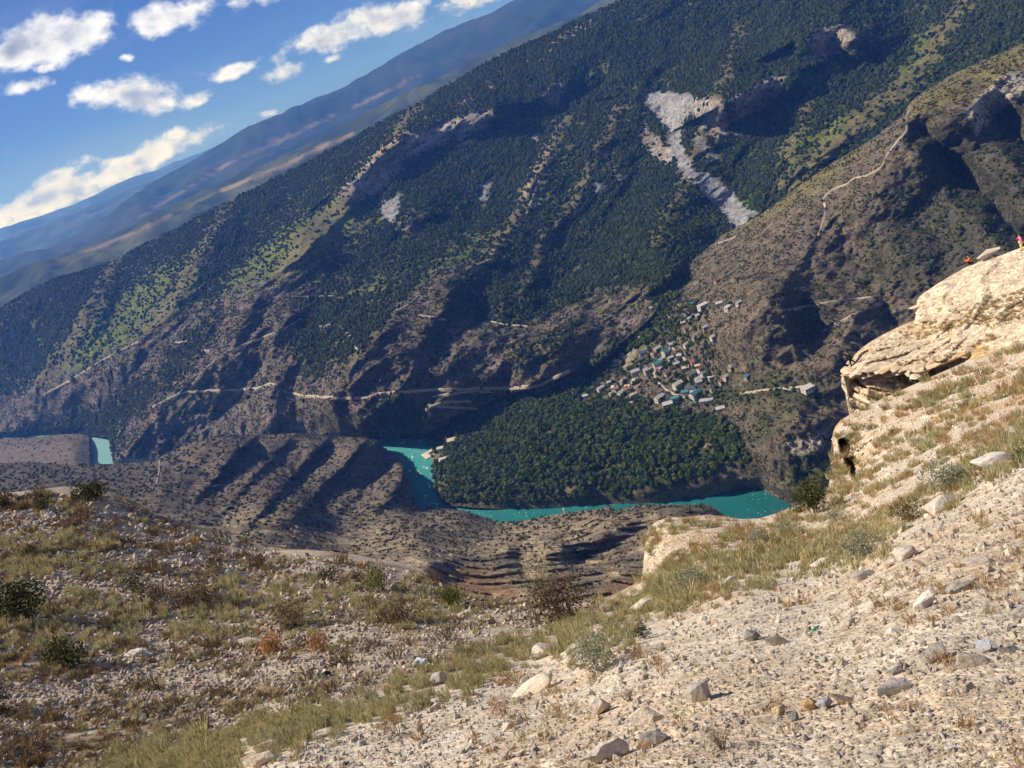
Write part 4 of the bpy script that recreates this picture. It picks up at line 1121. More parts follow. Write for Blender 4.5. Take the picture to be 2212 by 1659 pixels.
ALLF = [(-80, 1730), (-80, 1075)] + [p for p in F_TOP if -80 < p[0] < 2280] + [(2290, 720), (2290, 1730)]
LEFT = [(-80, 1730), (-80, 1080), (100, 1062), (250, 1074), (400, 1140), (560, 1188), (800, 1214), (900, 1238), (1000, 1288), (1280, 1306), (1200, 1350), (1050, 1400), (850, 1470), (560, 1560), (220, 1660), (100, 1730)]
RIGHT = [(160, 1850), (560, 1640), (900, 1530), (1200, 1420), (1400, 1330), (1600, 1290), (1800, 1210), (1950, 1130), (2100, 1020), (2440, 900), (2900, 900), (2900, 2100), (400, 2100)]
UPPER = [(1400, 1240), (1396, 1150), (1440, 1125), (1640, 1128), (1790, 1060), (1800, 930), (1930, 858), (2290, 715), (2290, 960), (2050, 1060), (1800, 1210), (1560, 1290), (1420, 1310)]
SAGE = [[(150, 1700), (300, 1610), (520, 1560), (820, 1490), (1040, 1400), (1150, 1370), (1200, 1400), (1000, 1500), (780, 1570), (560, 1640), (420, 1720)], [(1130, 1400), (1250, 1310), (1400, 1270), (1520, 1250), (1520, 1290), (1400, 1340), (1330, 1420), (1230, 1430)],
        [(1400, 1245), (1500, 1215), (1640, 1190), (1700, 1150), (1760, 1180), (1640, 1260), (1480, 1290)], [(1960, 1090), (2060, 1030), (2212, 930), (2290, 900), (2290, 960), (2130, 1050), (2000, 1100)], [(1700, 1220), (1800, 1150), (1940, 1130), (1920, 1190), (1800, 1240)],
        [(-60, 1330), (160, 1280), (330, 1300), (300, 1400), (100, 1420), (-60, 1440)], [(380, 1290), (560, 1250), (740, 1300), (700, 1350), (520, 1400), (380, 1390)], [(700, 1280), (900, 1260), (1100, 1300), (1000, 1360), (800, 1340)], [(-60, 1180), (120, 1150), (260, 1180), (200, 1240), (-60, 1260)]]

# gravel and rubble: three masses
r_ = np.random.default_rng(51)
def rubble(name, poly, n, lo, hi, pw, protos, seed, label, gate=None, sink=0.1, tilt=0.8):
    q = px_points(poly, n, seed); P = Fs.at(q[:, 0], q[:, 1])
    if gate is not None:
        k = gate(q[:, 0], q[:, 1], P); P, q = P[k], q[k]
    rr = np.random.default_rng(seed + 1)
    px = lo + (hi - lo) * rr.uniform(size=len(P)) ** pw
    s = px * m_per_px(P) * 0.5
    P[:, 2] += s * (0.5 - sink) * 0.6
    sc = s[:, None] * np.stack([rr.uniform(.8, 1.3, len(s)), rr.uniform(.7, 1.1, len(s)), rr.uniform(1.0, 1.9, len(s))], -1)
    return gn_scatter(name, P, sc, protos, tilt=tilt, seed=seed, label=label)

# ---- stones that can be picked out, one by one
# u, v, width, height in the picture, colour, label
BIG = [(1154, 1494, 108, 34, 30, 'pale', 'long pale limestone slab tilted on the scree, largest slab at lower centre'),
       (1407, 1557, 72, 38, 12, 'pale', 'pale cream boulder with dark pebbles below it at bottom centre'),
       (1511, 1512, 42, 66, -10, 'grey', 'upright grey slab of stone beside the cream boulder'),
       (1298, 1540, 40, 56, 10, 'light', 'light grey weathered rock beside a dry brown weed'),
       (1317, 1640, 82, 56, 5, 'light', 'big light pyramid shaped rock at the bottom edge'),
       (1413, 1606, 52, 34, 5, 'grey', 'square grey block lying below the cream boulder'),
       (1386, 1318, 62, 22, 24, 'pale', 'long pale rock bedded among sage above the scree'),
       (1176, 1418, 54, 40, 0, 'light', 'whitish rock with a shaded hollow left of the big sage bush'),
       (1102, 1574, 34, 20, 6, 'pale', 'small bright stone left of the long slab'),
       (702, 1590, 48, 20, 8, 'pale', 'flat white block at the edge of the green sage strip'),
       (588, 1618, 38, 24, 0, 'brown', 'rounded brown grey boulder at bottom left of the scree'),
       (572, 1650, 56, 32, 10, 'pale', 'cream rock cut by the bottom edge below the brown boulder'),
       (953, 1476, 32, 34, 50, 'grey', 'thin grey slab standing on edge by the sage strip'),
       (548, 1390, 62, 14, 4, 'light', 'flat pale slab left of the orange dry shrub'),
       (296, 1415, 50, 15, 10, 'white', 'bright white flat slab lying on the dark rubble'),
       (1998, 1311, 42, 38, 45, 'white', 'bright white angular rock on the right hand scree'),
       (2124, 1408, 32, 34, 0, 'blue', 'rounded blue grey boulder with a dark right side'),
       (2180, 1413, 34, 22, 0, 'dark', 'dark grey oval stone at the right edge beside the blue boulder'),
       (2022, 1424, 60, 34, 35, 'grey', 'long grey rock leaning left of the cream lump'),
       (2108, 1434, 72, 28, -5, 'pale', 'wide cream lump under the rounded blue boulder'),
       (1932, 1497, 66, 32, 14, 'grey', 'smooth grey rounded boulder standing alone on the gravel'),
       (1942, 1453, 30, 24, 20, 'dark', 'small dark stone just above the smooth grey boulder'),
       (1784, 1530, 32, 30, 0, 'blue', 'blue grey stone in the row of coloured stones'),
       (1746, 1532, 36, 30, 0, 'orange', 'orange brown stone in the row of coloured stones'),
       (1686, 1542, 30, 24, 0, 'yellow', 'yellow square stone at the left end of the coloured row'),
       (1826, 1518, 52, 20, -18, 'brown', 'brown slab resting on the stone row beside the blue stone'),
       (1714, 1556, 22, 24, 0, 'dark', 'dark stone between the yellow and the orange stone'),
       (1932, 1370, 30, 20, 20, 'white', 'whitish stone above the grey stones at right'),
       (2056, 1622, 20, 22, 0, 'white', 'small white stone near the bottom right corner'),
       (2076, 1275, 54, 22, 20, 'grey', 'flat grey stone high on the right scree'),
       (1627, 1382, 30, 28, 0, 'dark', 'round dark boulder in the middle of the scree'),
       (1680, 1392, 42, 26, -15, 'grey', 'mottled grey boulder right of the round dark one'),
       (1868, 1250, 58, 24, 4, 'grey', 'grey square edged block below the wide sage clump'),
       (1577, 1264, 34, 20, 25, 'light', 'pale pink rock among the sage near the cliff'),
       (1778, 1222, 40, 22, 20, 'light', 'pale rock at the upper rim of the scree'),
       (2036, 1103, 74, 42, 18, 'light', 'large cracked pale boulder below the dark green bush'),
       (1966, 1203, 60, 34, 10, 'light', 'smooth pale boulder above the grey square block'),
       (2042, 1072, 40, 18, 15, 'light', 'pale stone on top of the cracked boulder'),
       (2154, 1006, 84, 34, 15, 'light', 'broad pale rock right of the wide sage clump'),
       (2192, 1232, 44, 16, 8, 'yellow', 'yellowish slab at the right edge'),
       (2114, 1218, 56, 18, 18, 'light', 'long pale slab left of the yellowish slab'),
       (1620, 1200, 26, 14, 10, 'pale', 'cream stone on the grassy brow above the cliff'),
       (1000, 1330, 40, 14, 15, 'light', 'pale stone at the head of the stony gully'),
       (1110, 1368, 36, 12, 6, 'dark', 'dark stone with a shadow under it beside the gully'),
       (2212, 1330, 50, 26, 20, 'grey', 'grey stone cut by the right edge of the frame')]
SCOL = {'pale': (0.66, 0.57, 0.45), 'light': (0.60, 0.53, 0.46), 'white': (0.78, 0.72, 0.64), 'grey': (0.40, 0.37, 0.33), 'dark': (0.25, 0.235, 0.22), 'blue': (0.40, 0.41, 0.46), 'orange': (0.56, 0.36, 0.18), 'yellow': (0.68, 0.53, 0.32), 'brown': (0.42, 0.32, 0.25)}
SMAT = {k: stone_mat('stone_' + k, [tuple(c * .92 for c in v), tuple(min(1, c * 1.06) for c in v)], 2.5) for k, v in SCOL.items()}
cam_x = np.array(cam_right[:]); cam_y = np.array(cam_up[:])
for k, (u, v, w, h, ang, colr, lab) in enumerate(BIG):
    P = Fs.at(np.array([float(u)]), np.array([float(v)]))[0]
    mp = float(m_per_px(P)) * S
    me = stone_mesh('boulder', 300 + k, 18, 0.75, .38); me.materials.append(SMAT[colr])
    o = link('boulder', me)
    wx, hy = 0.68 * w * mp, 0.80 * h * mp
    tilt_world = math.radians(ang - 21 * math.cos(math.radians(0)))      # picture tilt less the tilt of the frame
    o.scale = (wx, 0.75 * (wx + hy) / 2 * 1.1, hy)
    o.rotation_euler = (0.15 * math.sin(k), -tilt_world, 0.1 * math.cos(k * 2.1))
    o.location = (P[0], P[1], P[2] + hy * 0.42)
    tag(o, lab, 'rock', 'rocks lying on the stony slope')

import re
def short(lab):
    return re.split(r' (?:with|on|at|in|beside|left|lying|cut|standing|above|below|by|resting|leaning|under|among|high|right|near|between|tilted|bedded|just|of the|farther) ', lab)[0]
LAND = []
def landmark(u, v, pool):
    k = int(np.argmin([(u - b[0]) ** 2 + (v - b[1]) ** 2 for b in pool]))
    return short(pool[k][-1] if isinstance(pool[k][-1], str) else pool[k][5])
MARKS = [(b[0], b[1], b[6]) for b in BIG]
# medium stones, one by one
def stones_individual(poly, n, lo, hi, meshes, seed, label, group, pw=1.8):
    q = px_points(poly, n, seed); P = Fs.at(q[:, 0], q[:, 1]); rr = np.random.default_rng(seed)
    out = []
    for k in range(n):
        px = lo + (hi - lo) * rr.uniform() ** pw
        s = px * float(m_per_px(P[k])) * 0.5
        o = link('stone', meshes[k % len(meshes)]); o.location = (P[k][0], P[k][1], P[k][2] + s * 0.25)
        o.scale = (s * rr.uniform(.9, 1.4), s * rr.uniform(.7, 1.1), s * rr.uniform(.6, 1.1)); o.rotation_euler = (rr.normal(0, .3), rr.normal(0, .3), rr.uniform(0, 6.28))
        tag(o, label + ' near the ' + landmark(q[k][0], q[k][1], MARKS), 'stone', group); out.append(o)
    return out
sR = stones_individual(RIGHT, 250, 7, 19, STONES, 61, 'pale fist sized stone on the scree', 'stones on the right hand scree')
sL = stones_individual(LEFT, 90, 5, 10, STONES_D, 62, 'weathered stone in the left rubble', 'stones on the left hand mound')
sU = stones_individual(UPPER, 40, 4, 9, STONES, 63, 'pale stone on the lichen covered brow', 'stones on the brow above the cliff')
nr_ = lambda s_: (lambda u, v, P: fbm(P / s_, 3) > -0.18)
rubble('fine_gravel', RIGHT, 42000, 1.6, 4.8, 1.9, sR[:7], 71, 'pale gravel covering the right hand scree')
rubble('coarse_gravel', RIGHT, 12000, 3.0, 11, 1.7, sR[:7], 73, 'pale pebbles and small stones over the scree')
rubble('dark_rubble', LEFT, 16000, 2.2, 8.0, 2.1, sL[:5], 75, 'grey stone rubble covering the left hand mound', lambda u, v, P: fbm(P / 2.6 + 7, 3) > -0.38)
rubble('brow_stones', UPPER, 9000, 1.0, 4.2, 2.2, sU[:7], 77, 'small pale stones strewn over the brow above the cliff')

# ---- tufts
M_sage = leaf_mat('sage_leaf', [(0.42, 0.385, 0.20), (0.50, 0.44, 0.235), (0.44, 0.415, 0.25), (0.36, 0.335, 0.165), (0.55, 0.46, 0.25)], 0.8500, 3, 0.2500)
M_drygrass = leaf_mat('dry_grass', [(0.3800, 0.2600, 0.1200), (0.4600, 0.3400, 0.1800), (0.3200, 0.1900, 0.0800), (0.4200, 0.2500, 0.1000)], 0.8500, 3, 0.2500)
M_brown = leaf_mat('dry_weed', [(0.1600, 0.1100, 0.0600), (0.2200, 0.1500, 0.0750), (0.1250, 0.0900, 0.0550)], 0.8500, 3, 0.2000)
M_sagew = leaf_mat('grey_sage_leaf', [(0.2300, 0.2500, 0.1750), (0.2800, 0.2950, 0.2050)], 0.8500, 3, 0.2500)
T_sage = [tuft_mesh('sage_clump', 400 + k, 90, 1.0000, 0.8000, 0.0200, 0.4500) for k in range(4)]
for m in T_sage: m.materials.append(M_sage)
T_dry = [tuft_mesh('dry_grass_tuft', 410 + k, 60, 1.0000, 0.7000, 0.0140, 0.8000) for k in range(3)]
for m in T_dry: m.materials.append(M_drygrass)
T_brown = [tuft_mesh('brown_weed', 420 + k, 80, 0.9000, 1.1000, 0.0200, 0.9000) for k in range(3)]
for m in T_brown: m.materials.append(M_brown)

def tufts_individual(poly, n, lo, hi, meshes, seed, name, label, group, cat):
    q = px_points(poly, n, seed); P = Fs.at(q[:, 0], q[:, 1]); rr = np.random.default_rng(seed); out = []
    for k in range(n):
        s = rr.uniform(lo, hi) * float(m_per_px(P[k]))
        o = link(name, meshes[k % len(meshes)]); o.location = P[k]; o.scale = (s * rr.uniform(.8, 1.2), s * rr.uniform(.8, 1.2), s); o.rotation_euler = (rr.normal(0, .1), rr.normal(0, .1), rr.uniform(0, 6.28))
        tag(o, label + ' near the ' + landmark(q[k][0], q[k][1], MARKS), cat, group); out.append(o)
    return out
labs = ['sage clump in the lower left strip', 'sage clump above the middle scree', 'sage clump on the cliff brow', 'sage clump below the outcrop', 'sage clump at the scree rim',
        'sage clump at the far left of the mound', 'sage clump in the middle of the mound', 'sage clump at the mound rim', 'sage clump on the mound shoulder']
cnt = [60, 30, 22, 18, 14, 14, 12, 12, 10]
sg = []
for k, poly in enumerate(SAGE):
    sg += tufts_individual(poly, cnt[k], 9, 18 if k in (0, 1) else 13, T_sage, 80 + k, 'sage_clump', labs[k], 'sage clumps, patch %s' % 'ABCDEFGHI'[k], 'plant')
dr = tufts_individual(RIGHT, 60, 10, 20, T_dry, 95, 'dry_grass_tuft', 'orange dry grass tuft on the scree', 'dry grass tufts on the scree', 'grass')
bw = tufts_individual(LEFT, 60, 8, 16, T_brown, 96, 'brown_weed', 'low brown dried weed on the left mound', 'brown weeds on the left mound', 'plant')

def tuft_mass(name, polys, n, lo, hi, protos, seed, label, gate=None):
    Q = []
    for k, poly in enumerate(polys):
        P_ = np.array(poly, float)
        area = 0.5 * abs(np.dot(P_[:, 0], np.roll(P_[:, 1], 1)) - np.dot(P_[:, 1], np.roll(P_[:, 0], 1)))
        Q.append((poly, area))
    tot = sum(a for _, a in Q)
    q = np.concatenate([px_points(p, max(4, int(n * a / tot)), seed + i) for i, (p, a) in enumerate(Q)])
    rr = np.random.default_rng(seed); q = q + rr.normal(0, 14, q.shape)
    q = q[q[:, 1] > interp(F_TOP, q[:, 0]) + 4]
    P = Fs.at(q[:, 0], q[:, 1])
    if gate is not None: P = P[gate(q[:, 0], q[:, 1], P)]
    s = rr.uniform(lo, hi, len(P)) * m_per_px(P)
    return gn_scatter(name, P, s[:, None] * rr.uniform(.75, 1.25, (len(P), 3)), protos, tilt=.12, seed=seed, label=label)
tuft_mass('sage_patches', SAGE[:5], 1300, 5, 12, sg[:4], 101, 'grey green sage growing in strips over the slope')
tuft_mass('mound_sage', SAGE[5:], 800, 4, 9, sg[:4], 102, 'grey green sage on the left hand mound')
tuft_mass('dry_grass_patches', [RIGHT, UPPER], 2300, 5, 11, dr[:3], 103, 'dry straw and orange grass growing between the stones', lambda u, v, P: fbm(P / 1.6 + 2, 3) > 0.06)
tuft_mass('brow_grass', [UPPER], 2600, 4, 9, [sg[0], sg[1], dr[0], dr[1]], 104, 'short pale grass on the brow above the cliff', lambda u, v, P: fbm(P / 3.0 + 5, 3) > -0.05)
tuft_mass('mound_weeds', [LEFT], 2500, 3, 8.5, bw[:3] + [sg[2], dr[2]], 105, 'brown and grey weeds covering the left hand mound', lambda u, v, P: fbm(P / 2.6 + 7, 3) < 0.02)

# ---- bushes
LM = {'dark': leaf_mat('dark_bush_leaf', [(0.045, 0.055, 0.018), (0.065, 0.075, 0.022)], .7, 4, .15), 'green': leaf_mat('green_bush_leaf', [(0.085, 0.11, 0.025), (0.12, 0.14, 0.03)], .7, 4, .2),
      'olive': leaf_mat('olive_bush_leaf', [(0.16, 0.165, 0.055), (0.19, 0.19, 0.07)], .7, 4, .2), 'sage': M_sagew, 'brown': leaf_mat('brown_bush_leaf', [(0.12, 0.085, 0.05), (0.17, 0.12, 0.065)], .8, 4, .2),
      'orange': leaf_mat('orange_bush_leaf', [(0.42, 0.20, 0.06), (0.36, 0.19, 0.07)], .8, 4, .25), 'grey': leaf_mat('grey_bush_leaf', [(0.26, 0.23, 0.18), (0.22, 0.20, 0.16)], .8, 4, .2)}
M_twig = simple_mat('twig_bark', (0.13, 0.09, 0.06), 0.9, 0.3, 6)
BUSH = [(215, 1068, 82, 46, 'dark', 'dense dark green bush on the crest of the left mound', 1400, .05), (95, 1096, 44, 30, 'dark', 'small dark bush left of the crest bush', 700, .06), (12, 1090, 40, 28, 'dark', 'dark bush at the left frame edge on the crest', 600, .06),
        (62, 1312, 120, 90, 'dark', 'wide dark green bush on the left of the mound', 1700, .045), (4, 1510, 60, 90, 'dark', 'dark bush cut by the left edge of the frame', 900, .05), (165, 1416, 100, 62, 'dark', 'low dark green bush beside the white flat slab', 1300, .05),
        (826, 1252, 92, 72, 'olive', 'tall yellow green bush on the rim of the mound', 1300, .04), (992, 1292, 84, 62, 'green', 'bright green round bush on the rim facing the canyon', 1500, .045), (1215, 1308, 190, 125, 'brown', 'large brown twiggy shrub at the head of the gully', 1500, .035),
        (1165, 1262, 120, 90, 'olive', 'thin olive shrub behind the brown twiggy one', 700, .03), (445, 1284, 120, 72, 'brown', 'grey brown twiggy shrub in the middle of the mound', 1000, .035), (635, 1336, 110, 64, 'brown', 'brown twiggy shrub above the orange dry shrub', 1000, .035), (880, 1330, 120, 50, 'brown', 'spreading brown shrub on the right of the mound', 1000, .035),
        (560, 1216, 50, 40, 'brown', 'small dark brown shrub near the mound rim', 700, .05), (716, 1240, 56, 40, 'dark', 'small dark shrub below the mound rim', 700, .05), (1292, 1420, 140, 100, 'sage', 'big silvery sage bush in the middle of the slope', 2200, .03), (1392, 1368, 52, 40, 'dark', 'small dark green bush right of the big sage', 700, .05),
        (1758, 1076, 112, 108, 'dark', 'dark olive bush growing against the outcrop above the river', 1900, .04), (1968, 1106, 66, 62, 'dark', 'dark green bush above the cracked pale boulder', 1000, .045), (2060, 1044, 130, 52, 'sage', 'wide green sage clump below the outcrop', 1700, .03), (1862, 1186, 120, 62, 'sage', 'low green sage clump above the grey square block', 1700, .03),
        (1408, 1188, 30, 42, 'olive', 'small olive shrub clinging to the cut cliff edge', 500, .05), (600, 1394, 90, 36, 'orange', 'orange dry shrub on the stony left slope', 1300, .035), (690, 1392, 90, 34, 'orange', 'orange brown shrub right of the brighter orange one', 1200, .035), (1640, 1164, 60, 34, 'sage', 'sage clump on the brow left of the pale rocks', 900, .04),
        (1700, 1140, 70, 30, 'sage', 'flat sage clump on the brow near the river view', 900, .04), (300, 1268, 60, 36, 'dark', 'dark low bush left of the grey brown shrub', 700, .05), (1800, 1120, 60, 30, 'sage', 'sage clump below the cave in the outcrop', 900, .04), (2200, 990, 50, 36, 'green', 'green bush at the right edge beside the broad pale rock', 700, .05),
        (1500, 1260, 90, 44, 'sage', 'sage bush on the grassy brow behind the cliff edge', 1200, .035), (340, 1150, 40, 24, 'brown', 'small brown shrub near the mound crest', 500, .06), (70, 1190, 60, 34, 'brown', 'brown shrub on the upper left of the mound', 700, .05), (1560, 1600, 90, 60, 'brown', 'thin brown weed shrub with purple flowers at the bottom', 700, .022), (1360, 1500, 60, 50, 'brown', 'dry brown weed with one tall stalk', 600, .025), (860, 1570, 90, 60, 'orange', 'rusty dry grass bush left of the long slab', 1000, .025), (1090, 1530, 80, 44, 'orange', 'rusty dry grass above the long slab', 900, .025)]
for k, (u, v, w, h, c, lab, n, lf) in enumerate(BUSH):
    P = Fs.at(np.array([float(u)]), np.array([float(v) + h * .30]))[0]
    mp = float(m_per_px(P)) * S
    root = empty('bush', P, 0); tag(root, lab, 'bush', 'bushes on the stony slope')
    me = bush_mesh('foliage', 500 + k, n, lf, 1.0, max(.5, min(1.3, 1.5 * h / w)), open_=.6 if c == 'brown' else .2); me.materials.append(LM[c])
    f = link('foliage', me, root); f.scale = (0.56 * w * mp,) * 3; f.rotation_euler = (0, 0, k * 1.3)
    tw = twig_mesh('twigs', 540 + k, 26 if c == 'brown' else 12, .85, 1.0 * max(.5, min(1.3, 1.5 * h / w)), .012); tw.materials.append(M_twig)
    t2 = link('twigs', tw, root); t2.scale = (0.56 * w * mp,) * 3
for (u, v, w, h, c, lab, n, lf) in [(1990, 826, 80, 34, 'olive', 'olive bush in the shade under the rock ledge', 900, .05), (1838, 880, 44, 56, 'grey', 'grey leafless shrub below the tip of the rock ledge', 700, .04), (1900, 862, 40, 20, 'olive', 'small shrub on the shaded ledge foot', 400, .06)]:
    P = Gs.at(np.array([float(u)]), np.array([float(v) + h * .35]))[0]
    mp = float(m_per_px(P)) * S
    d_ = np.array([0, 0, EYE]) - P; P = P + d_ / np.linalg.norm(d_) * 2.0
    root = empty('bush', P, 0); tag(root, lab, 'bush', 'bushes by the rock ledge')
    me = bush_mesh('foliage', 590 + u % 7, n, lf, 1, 1.0 * h / w + .4, open_=.4); me.materials.append(LM[c])
    f = link('foliage', me, root); f.scale = (0.56 * w * mp,) * 3
    tw = twig_mesh('twigs', 595 + u % 5, 14, .85, 1.0, .012); tw.materials.append(M_twig)
    t2 = link('twigs', tw, root); t2.scale = (0.56 * w * mp,) * 3
# ---- rock slabs that make up the ledge, and the loose stones on it
M_slab = stone_mat('ledge_slab', [(0.64, 0.52, 0.38), (0.54, 0.42, 0.28), (0.66, 0.55, 0.42), (0.56, 0.40, 0.22), (0.50, 0.40, 0.30)], 1.6)
SLABS = [stone_mesh('rock_slab', 700 + k, 16, 0.26, .3) for k in range(6)]
for m in SLABS: m.materials.append(M_slab)
rr = np.random.default_rng(70)
def slab(P, w, t, k, lean=0.0):
    o = link('rock_slab', SLABS[k % 6], ledge); o.location = P
    o.scale = (w * rr.uniform(.8, 1.3), w * rr.uniform(.6, 1.0), t * 3.2); o.rotation_euler = (rr.normal(0, .06), lean + rr.normal(0, .05), rr.normal(0, .5))
q = px_points([(1828, 796), (1850, 772), (1890, 752), (1960, 735), (2060, 712), (2150, 700), (2212, 690), (2212, 730), (2100, 756), (2000, 792), (1900, 796)], 70, 71)
PG = Gs.at(q[:, 0], q[:, 1])
for k in range(len(q)): slab(PG[k] - np.array([0, 0, .1]), rr.uniform(.35, 1.1), rr.uniform(.12, .26), k)
for k in range(40):                                  # the broken front edge, layer over layer
    u = 1824 + (2030 - 1824) * rr.uniform() ** 1.2
    e = float(interp(G_EDGE, np.array([u]))[0])
    P = Gs.at(np.array([u]), np.array([e - 3.0]))[0]
    lay = int(rr.integers(0, 2))
    P[2] -= 0.55 * lay; P[1] += 0.35 * lay
    slab(P, rr.uniform(.7, 1.6), rr.uniform(.16, .34), k)
q = px_points([(1985, 690), (1982, 650), (2010, 632), (2080, 640), (2080, 690)], 24, 72)
PG = Gs.at(q[:, 0], q[:, 1])
for k in range(len(q)): slab(PG[k], rr.uniform(.5, 1.4), rr.uniform(.12, .25), k)
GP = [(1850, 790), (1880, 745), (1980, 700), (1990, 645), (2110, 572), (2290, 505), (2290, 690), (2100, 750), (2000, 790)]
def on_ledge(name, n, lo, hi, pw, protos, seed, label, poly=GP, gate=None, tilt=.4):
    q = px_points(poly, n, seed); P = Gs.at(q[:, 0], q[:, 1]); r2 = np.random.default_rng(seed)
    if gate is not None: P = P[gate(P)]
    s = (lo + (hi - lo) * r2.uniform(size=len(P)) ** pw) * m_per_px(P) * .5
    return gn_scatter(name, P, s[:, None] * r2.uniform(.7, 1.2, (len(P), 3)), protos, tilt=tilt, seed=seed, label=label)
on_ledge('ledge_stones', 3000, 0.9, 3.6, 2.2, sU[:7], 73, 'pale broken stones scattered over the rock ledge')
on_ledge('ledge_grass', 1600, 2.5, 6, 1.2, [dr[0], dr[1], sg[0]], 74, 'dry yellow grass on the rock ledge', [(1850, 790), (1900, 740), (2050, 660), (2290, 600), (2290, 690), (2100, 750), (2000, 790)], lambda P: fbm(P / 4., 3) > 0.0, .15)
big = link('boulder', stone_mesh('boulder', 733, 18, .5, .3)); big.data.materials.append(SMAT['pale'])
Pb = Gs.at(np.array([2136.]), np.array([556.]))[0]; big.location = Pb + np.array([0, 0, .5]); big.scale = (1.9, 1.0, .75); big.rotation_euler = (0, -.05, .1)
tag(big, 'long pale slab boulder on the skyline of the ledge beside the orange clad person', 'rock')
# ------------------------------------------------------------------ roads and tracks
M_road = simple_mat('pale_dirt_road', (0.34, 0.29, 0.23), .95, .2, .05)
M_talus = simple_mat('pale_talus', (0.36, 0.32, 0.29), .95, .25, .08)
def ribbon(name, sh, line, w, lift, mat, step=6.0, cut=True):
    P = np.array(line, float); L = np.concatenate([[0], np.cumsum(np.hypot(*(P[1:] - P[:-1]).T))])
    n = max(8, int(L[-1] / step)); t = np.linspace(0, L[-1], n)
    u, v = np.interp(t, L, P[:, 0]), np.interp(t, L, P[:, 1])
    Q = sh.at(u, v)
    Qs = Q.copy()
    for _ in range(2): Qs[1:-1] = (Qs[:-2] + Qs[1:-1] * 2 + Qs[2:]) / 4
    d = np.gradient(Qs, axis=0); d[:, 2] = 0; d /= np.linalg.norm(d, axis=1, keepdims=True) + 1e-9
    s = np.stack([d[:, 1], -d[:, 0], np.zeros(n)], -1)
    s *= np.sign((s * -Q * np.array([1, 1, 0])).sum(-1))[:, None]        # s points to the valley (viewer) side
    jw = .48 * (1 + .45 * fbm(Q / 20., 2)[:, None])
    up = np.array([0, 0, 1.0])
    rows = [Qs - s * w * .5 * jw + up * (lift + .4), Qs + s * w * .35 * jw + up * lift, Qs + s * w * .5 * jw + up * (lift - .5), Qs + s * (w * .5 + .6) * jw - up * 3.0]
    me = grid_mesh(name, np.array(rows), flat=False)
    o = link(name, me, None, mat); tag(o, kind='structure'); return o
Z = lambda X, Y: (1261.8 + X * .248, 603.5 + Y * .248)
for ln, w in [([Z(590, 770), Z(620, 860), Z(640, 900), Z(700, 950), Z(750, 990), Z(850, 1020), Z(930, 1050), Z(960, 1080)], 5.0), ([Z(820, 0), Z(785, 60), Z(805, 105), Z(840, 150), Z(832, 200), Z(800, 260)], 5.0), ([Z(680, 230), Z(720, 280), Z(742, 340)], 4.0), ([Z(770, 600), Z(830, 650), Z(890, 710)], 4),
              ([(1968, 232), (1957, 255), (1960, 285), (1938, 306), (1916, 336), (1906, 362), (1872, 380), (1842, 386), (1832, 398), (1800, 408), (1776, 432), (1786, 454), (1772, 500), (1764, 516)], 5.0),
              ([(1690, 672), (1740, 662), (1800, 652), (1905, 640)], 1.8), ([(1776, 716), (1836, 684), (1905, 652)], 1.8), ([(1600, 850), (1660, 842), (1720, 838), (1752, 832)], 4), ([(1545, 528), (1570, 520), (1590, 512)], 2.5), ([Z(400, 640), Z(360, 680), Z(300, 740), Z(200, 760)], 6)]:
    ribbon('dirt_road', Cs, ln, w, 1.0, M_road)
for ln, w in [([(330, 880), (392, 846), (450, 844), (520, 841), (560, 838), (583, 828), (597, 832), (612, 846), (660, 855), (700, 858), (732, 858), (790, 860), (815, 851), (872, 846), (940, 842), (1000, 840), (1040, 838), (1100, 838), (1160, 833), (1230, 800)], 6), ([(415, 830), (440, 800), (490, 760), (540, 740), (610, 712), (652, 688)], 6), ([(690, 706), (722, 700), (762, 692)], 6),
              ([(378, 740), (404, 738)], 7), ([(425, 748), (432, 757), (454, 758)], 6), ([(95, 852), (150, 822), (200, 790), (250, 762), (300, 738)], 6), ([(640, 642), (722, 640)], 4), ([(858, 672), (880, 662), (905, 640)], 5), ([(905, 682), (935, 686), (962, 690)], 6), ([(920, 884), (960, 868), (1020, 866)], 7), ([(925, 876), (990, 880), (1032, 882)], 7), ([(935, 858), (1000, 846), (1060, 845)], 5), ([(1060, 695), (1090, 702), (1140, 706)], 4)]:
    ribbon('mountain_road', B, ln, w, 1.6, M_road, 5)
for ln, w in [([(735, 704), (752, 722), (776, 756)], 12), ([(1165, 390), (1150, 430), (1135, 470)], 8)]:
    ribbon('talus_streak', B, ln, w, 1.6, M_talus)
for ln, w in [([(345, 992), (346, 1010), (338, 1050)], 3.5), ([(360, 1047), (420, 1050), (480, 1047)], 3)]:
    ribbon('bench_track', Ds, ln, w, .5, simple_mat('bench_track_dirt', (0.36, 0.30, 0.22), .95, .2, .08))

# ------------------------------------------------------------------ village
ROOFC = {'teal': (0.05, 0.17, 0.17), 'red': (0.32, 0.09, 0.08), 'white': (0.42, 0.41, 0.40), 'grey': (0.34, 0.34, 0.36), 'maroon': (0.20, 0.08, 0.07), 'blue': (0.12, 0.22, 0.48), 'brown': (0.16, 0.11, 0.08), 'tan': (0.50, 0.40, 0.28), 'dark': (0.06, 0.08, 0.13)}
M_roof = {k: simple_mat('roof_' + k, v, .55, .15, .6, .35) for k, v in ROOFC.items()}
M_wall = {'w': simple_mat('white_plaster', (0.46, 0.43, 0.39), .9, .15, .5), 'p': simple_mat('pink_plaster', (0.55, 0.44, 0.40), .9, .15, .5), 's': simple_mat('stone_wall', (0.34, 0.29, 0.23), .9, .3, .8)}
M_glass = simple_mat('window_dark', (0.03, 0.035, 0.045), .25, .2, 1, .5)
M_door = simple_mat('house_door', (0.14, 0.09, 0.06), .6, .2, 1)
